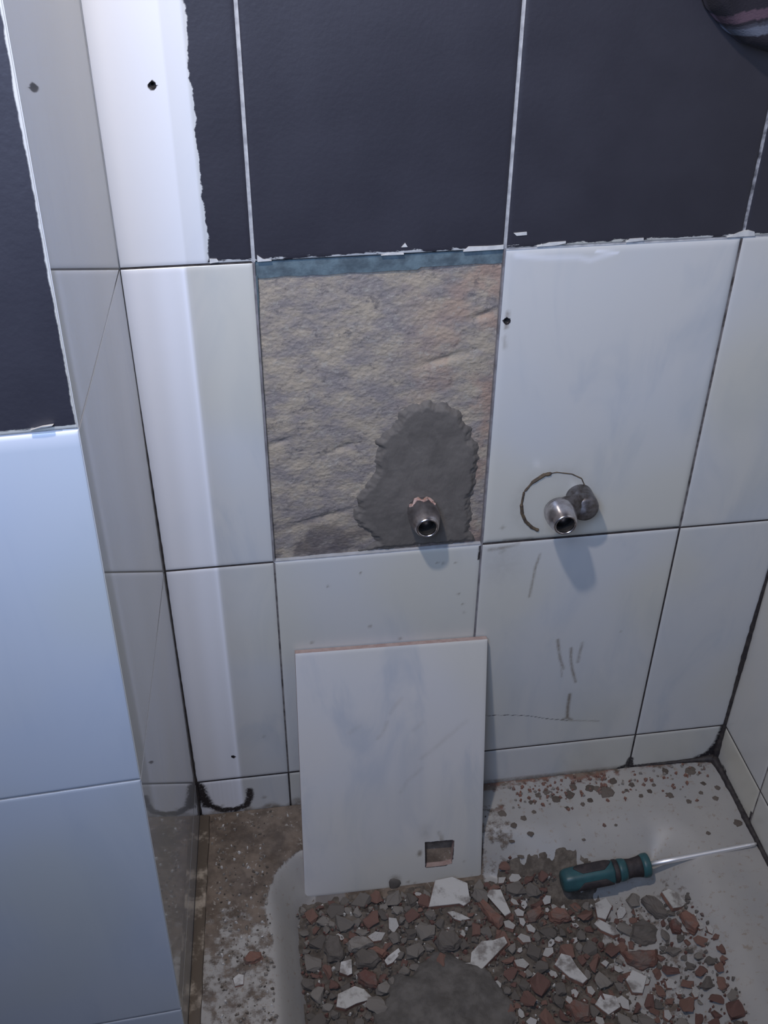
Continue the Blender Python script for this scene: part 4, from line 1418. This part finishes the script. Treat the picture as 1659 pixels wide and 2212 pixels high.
# ------------------------------------------------------------------ water pipe stubs
def loft(sections, n=28, name='part', m=None, parent=None, cap_back=True, mats=None):
    """circles given as (x, y, z, r, sides) along -y"""
    V, F, mi = [], [], []
    for (x, y, z, r_) in sections:
        for q in range(n):
            th = 2 * math.pi * q / n
            V.append((x + r_ * math.cos(th), y, z + r_ * math.sin(th)))
    for i in range(len(sections) - 1):
        for q in range(n):
            F.append((i * n + q, i * n + (q + 1) % n, (i + 1) * n + (q + 1) % n, (i + 1) * n + q))
    F.append(tuple(range(n)))
    F.append(tuple((len(sections) - 1) * n + q for q in range(n - 1, -1, -1)))
    o_ = mesh_obj(name, V, F, m, parent, smooth=True)
    o_.data.polygons[-1].use_smooth = False
    return o_


def ring_body(x, z, prof, n=28, name='nozzle', m=None, parent=None):
    """lathe round the y axis through (x, z); prof = [(y, r)...] outer then inner"""
    V, F = [], []
    for (y, r_) in prof:
        for q in range(n):
            th = 2 * math.pi * q / n
            V.append((x + r_ * math.cos(th), y, z + r_ * math.sin(th)))
    for i in range(len(prof) - 1):
        for q in range(n):
            F.append((i * n + q, i * n + (q + 1) % n, (i + 1) * n + (q + 1) % n, (i + 1) * n + q))
    F.append(tuple((len(prof) - 1) * n + q for q in range(n - 1, -1, -1)))
    o_ = mesh_obj(name, V, F, m, parent, smooth=True)
    return o_


def threads(x, z, y0, y1, r_, parent):
    prof = []
    k_ = 6
    for i in range(k_ + 1):
        y = y0 + (y1 - y0) * i / k_
        prof += [(y, r_ + 0.0005), (y + (y1 - y0) / k_ * 0.5, r_ - 0.0003)]
    return ring_body(x, z, prof[:-1], name='threaded_bore', m=M['bore'], parent=parent)


lx, lz = 0.1400, -0.2520
pl = empty('pipe_stub', (lx, 0.002, lz))
tag(pl, 'chrome pipe stub in the fresh cement patch', 'pipe')
nz_l = ring_body(lx, lz, [(0.004, 0.0138), (-0.004, 0.0144), (-0.009, 0.0147), (-0.014, 0.0144), (-0.020, 0.0133), (-0.0255, 0.0118), (-0.0285, 0.0106), (-0.0296, 0.0099), (-0.0296, 0.0090), (-0.0285, 0.0083), (-0.020, 0.0081)],
          name='pipe_collar', m=M['chrome'], parent=pl)
sub(threads(lx, lz, -0.0275, -0.008, 0.0077, pl), nz_l)
V, F = [], []
path = []
for q in range(13):
    th = math.radians(35 + 110 * q / 12)
    path.append((lx + 0.0137 * math.cos(th), -0.003 - 0.003 * math.sin(q * 1.3), lz + 0.0137 * math.sin(th)))
V, F = tube(path, [0.0012 + 0.0012 * abs(math.sin(q * 0.9)) for q in range(13)], 6)
mesh_obj('thread_tape', V, F, M['tape'], pl)['label'] = 'pinkish brown seal residue'

rx, rz = 0.2905, -0.2500
fx, fz = 0.2625, -0.2445
pr = empty('offset_connector', (rx, 0.0, rz))
tag(pr, 'dull metal offset pipe connector on the right wall tile, inside a brown ring', 'pipe')
ring_body(rx, rz, [(0.004, 0.0128), (-0.012, 0.0130), (-0.016, 0.0134), (-0.022, 0.0130), (-0.025, 0.0112), (-0.0255, 0.0)], name='wall_nipple', m=M['chrome_dirty'], parent=pr)
secs = []
for i in range(9):
    t_ = i / 8
    s_ = t_ * t_ * (3 - 2 * t_)
    secs.append((rx + (fx - rx) * s_, -0.012 - 0.020 * t_, rz + (fz - rz) * s_, 0.0118 + 0.0026 * math.sin(math.pi * t_) + 0.0015 * t_))
loft(secs, name='offset_neck', m=M['chrome_dirty'], parent=pr)
nz_r = ring_body(fx, fz, [(-0.024, 0.0100), (-0.026, 0.0136), (-0.031, 0.0144), (-0.038, 0.0140), (-0.045, 0.0126), (-0.0505, 0.0108), (-0.0515, 0.0102), (-0.0515, 0.0090), (-0.0505, 0.0085), (-0.042, 0.0084)],
          name='nozzle', m=M['chrome'], parent=pr)
sub(threads(fx, fz, -0.0495, -0.028, 0.0080, pr), nz_r)

# ------------------------------------------------------------------ screwdriver
ax = (Vector((SD1.x, SD1.y, SD1.z)) - SD0).normalized()
sd_up = Vector((0, 0, 1))
sb = ax.cross(sd_up).normalized()
su = sb.cross(ax).normalized()
sdr = empty('screwdriver', SD0)
tag(sdr, 'screwdriver with a teal and black handle and a long steel shaft, lying in the tray', 'screwdriver')


def swept(prof, name, m, parent, flute=0.0, n=24, base=SD0):
    V, F = [], []
    for (t_, r_) in prof:
        for q in range(n):
            th = 2 * math.pi * q / n
            rr = r_ * (1 + flute * math.cos(6 * th))
            V.append(tuple(base + ax * t_ + sb * (rr * math.cos(th)) + su * (rr * math.sin(th))))
    for i in range(len(prof) - 1):
        for q in range(n):
            F.append((i * n + q, (i + 1) * n + q, (i + 1) * n + (q + 1) % n, i * n + (q + 1) % n))
    F.append(tuple(range(n)))
    F.append(tuple((len(prof) - 1) * n + q for q in range(n - 1, -1, -1)))
    return mesh_obj(name, V, F, m, parent, smooth=True)


h_ = swept([(0.0, 0.0085), (0.0015, 0.0112), (0.005, 0.0128), (0.012, 0.0132), (0.05, 0.0132), (0.0555, 0.0128), (0.0575, 0.0118)], 'handle', M['teal_plastic'], sdr, flute=0.05)
swept([(0.0572, 0.0118), (0.0585, 0.0126), (0.0615, 0.0126), (0.063, 0.0118)], 'band', M['black_rubber'], sdr)
swept([(0.0628, 0.0116), (0.065, 0.0124), (0.070, 0.0118), (0.072, 0.0108)], 'neck_ring', M['teal_plastic'], sdr)
swept([(0.0718, 0.0108), (0.078, 0.0100), (0.085, 0.0108), (0.089, 0.0118)], 'neck', M['black_rubber'], sdr)
swept([(0.0888, 0.0118), (0.092, 0.0130), (0.0965, 0.0130), (0.0978, 0.0120)], 'guard', M['teal_plastic'], sdr)
for sgn, amt in ((1, 0.98), (-1, 0.98)):
    V, F = [], []
    nn, mm_ = 24, 9
    for i in range(nn + 1):
        t_ = 0.014 + 0.041 * i / nn
        wdt = 0.62 * min(1.0, math.sin(math.pi * min(1, max(0, i / nn))) * 1.6 + 0.05)
        for q in range(mm_):
            th = (0.62 if sgn > 0 else -0.95 + math.pi) * 1.0
            th = math.radians(72 if sgn > 0 else 186) + (q / (mm_ - 1) - 0.5) * 2 * wdt
            rr = 0.01315 * (1 + 0.05 * math.cos(6 * th)) + 0.0006 * math.sin(math.pi * q / (mm_ - 1))
            V.append(tuple(SD0 + ax * t_ + sb * (-rr * math.cos(th)) + su * (rr * math.sin(th))))
    for i in range(nn):
        for q in range(mm_ - 1):
            F.append((i * mm_ + q, i * mm_ + q + 1, (i + 1) * mm_ + q + 1, (i + 1) * mm_ + q))
    g_ = mesh_obj('grip_pad', V, F, M['black_rubber'], sdr, smooth=True)
    md = g_.modifiers.new('s', 'SOLIDIFY')
    md.thickness = 0.0008
    md.offset = 0
    sub(g_, h_)
SL = (SD1 - SD0).length
swept([(0.0970, 0.0030), (0.13, 0.0030), (SL - 0.012, 0.0026), (SL - 0.004, 0.0024), (SL - 0.001, 0.0014)], 'shaft', M['steel'], sdr, n=16)

# ------------------------------------------------------------------ striped cloth hanging at the upper right
m, nt, b = mat('striped_knit')
n = NT(nt)
a = n.attr()
c = n.mix(a[0], (0.012, 0.010, 0.016), (0.075, 0.045, 0.062))
c = n.mix(a[1], c, (0.085, 0.095, 0.125))
n.put(b.inputs['Base Color'], c)
b.inputs['Roughness'].default_value = 0.95
n.bump(b, n.noise(1.0, 2, 0.5, n.mapping(n.pos, scale=(500, 500, 900))), 0.5, 0.001)
M['cloth'] = m
# outline of the hanging bundle: the lower left is a slanted hem; it hangs from a hook above the frame
nu, nv = 80, 110
V = []
A = []
for side_ in (0, 1):
    for i in range(nu + 1):
        u = i / nu
        for j in range(nv + 1):
            v = (j / nv) ** 1.15
            x = 0.3185 + 0.108 * u
            zb = float(np.interp(x, [0.3185, 0.3205, 0.324, 0.331, 0.347, 0.362, 0.385, 0.405, 0.4265], [0.215, 0.200, 0.189, 0.177, 0.1625, 0.1525, 0.1455, 0.152, 0.190]))
            z = zb + (0.335 - zb) * v
            s_ = z - 0.26 * (x - 0.35)
            gat = 1 - 0.70 * (max(0.0, z - 0.225) / 0.11) ** 1.3
            e = min(min(u, 1 - u) / 0.12, 1.0)
            eb = min(1.0, (z - zb) / 0.012)
            th = math.sqrt(max(0.0, min(e, eb) * (2 - min(e, eb))))
            yf = -0.006 - 0.024 * th - 0.003 * math.sin(x * 160 + z * 30) * th
            A.append((1.0 if 0.1705 < s_ < 0.1775 else 0.0, 1.0 if 0.159 < s_ < 0.1655 else (0.3 if 0.1655 < s_ < 0.168 else 0.0), 0, 1))
            x = 0.372 + (x - 0.372) * gat
            V.append((x, yf if side_ == 0 else -0.003, z))
k = (nu + 1) * (nv + 1)
F = []
for i in range(nu):
    for j in range(nv):
        q = i * (nv + 1) + j
        F.append((q, q + nv + 1, q + nv + 2, q + 1))
        F.append((k + q, k + q + 1, k + q + nv + 2, k + q + nv + 1))
for i in range(nu):
    for j in (0, nv):
        q = i * (nv + 1) + j
        F.append((q, q + nv + 1, k + q + nv + 1, k + q))
for j in range(nv):
    for i in (0, nu):
        q = i * (nv + 1) + j
        F.append((q, q + 1, k + q + 1, k + q))
cl = mesh_obj('hanging_cloth', V, F, M['cloth'], smooth=True)
tag(cl, 'dark cloth with pale stripes near its hem, hanging against the painted wall', 'cloth')
set_attr(cl, A)
V, F = tube([(0.372, 0.002, 0.340), (0.372, -0.018, 0.340), (0.372, -0.030, 0.336), (0.372, -0.036, 0.330), (0.372, -0.040, 0.338)], [0.004, 0.004, 0.004, 0.004, 0.003], 10)
hk = mesh_obj('wall_hook', V, F, M['chrome_dirty'])
tag(hk, 'small metal hook on the painted wall holding the dark cloth', 'hook')
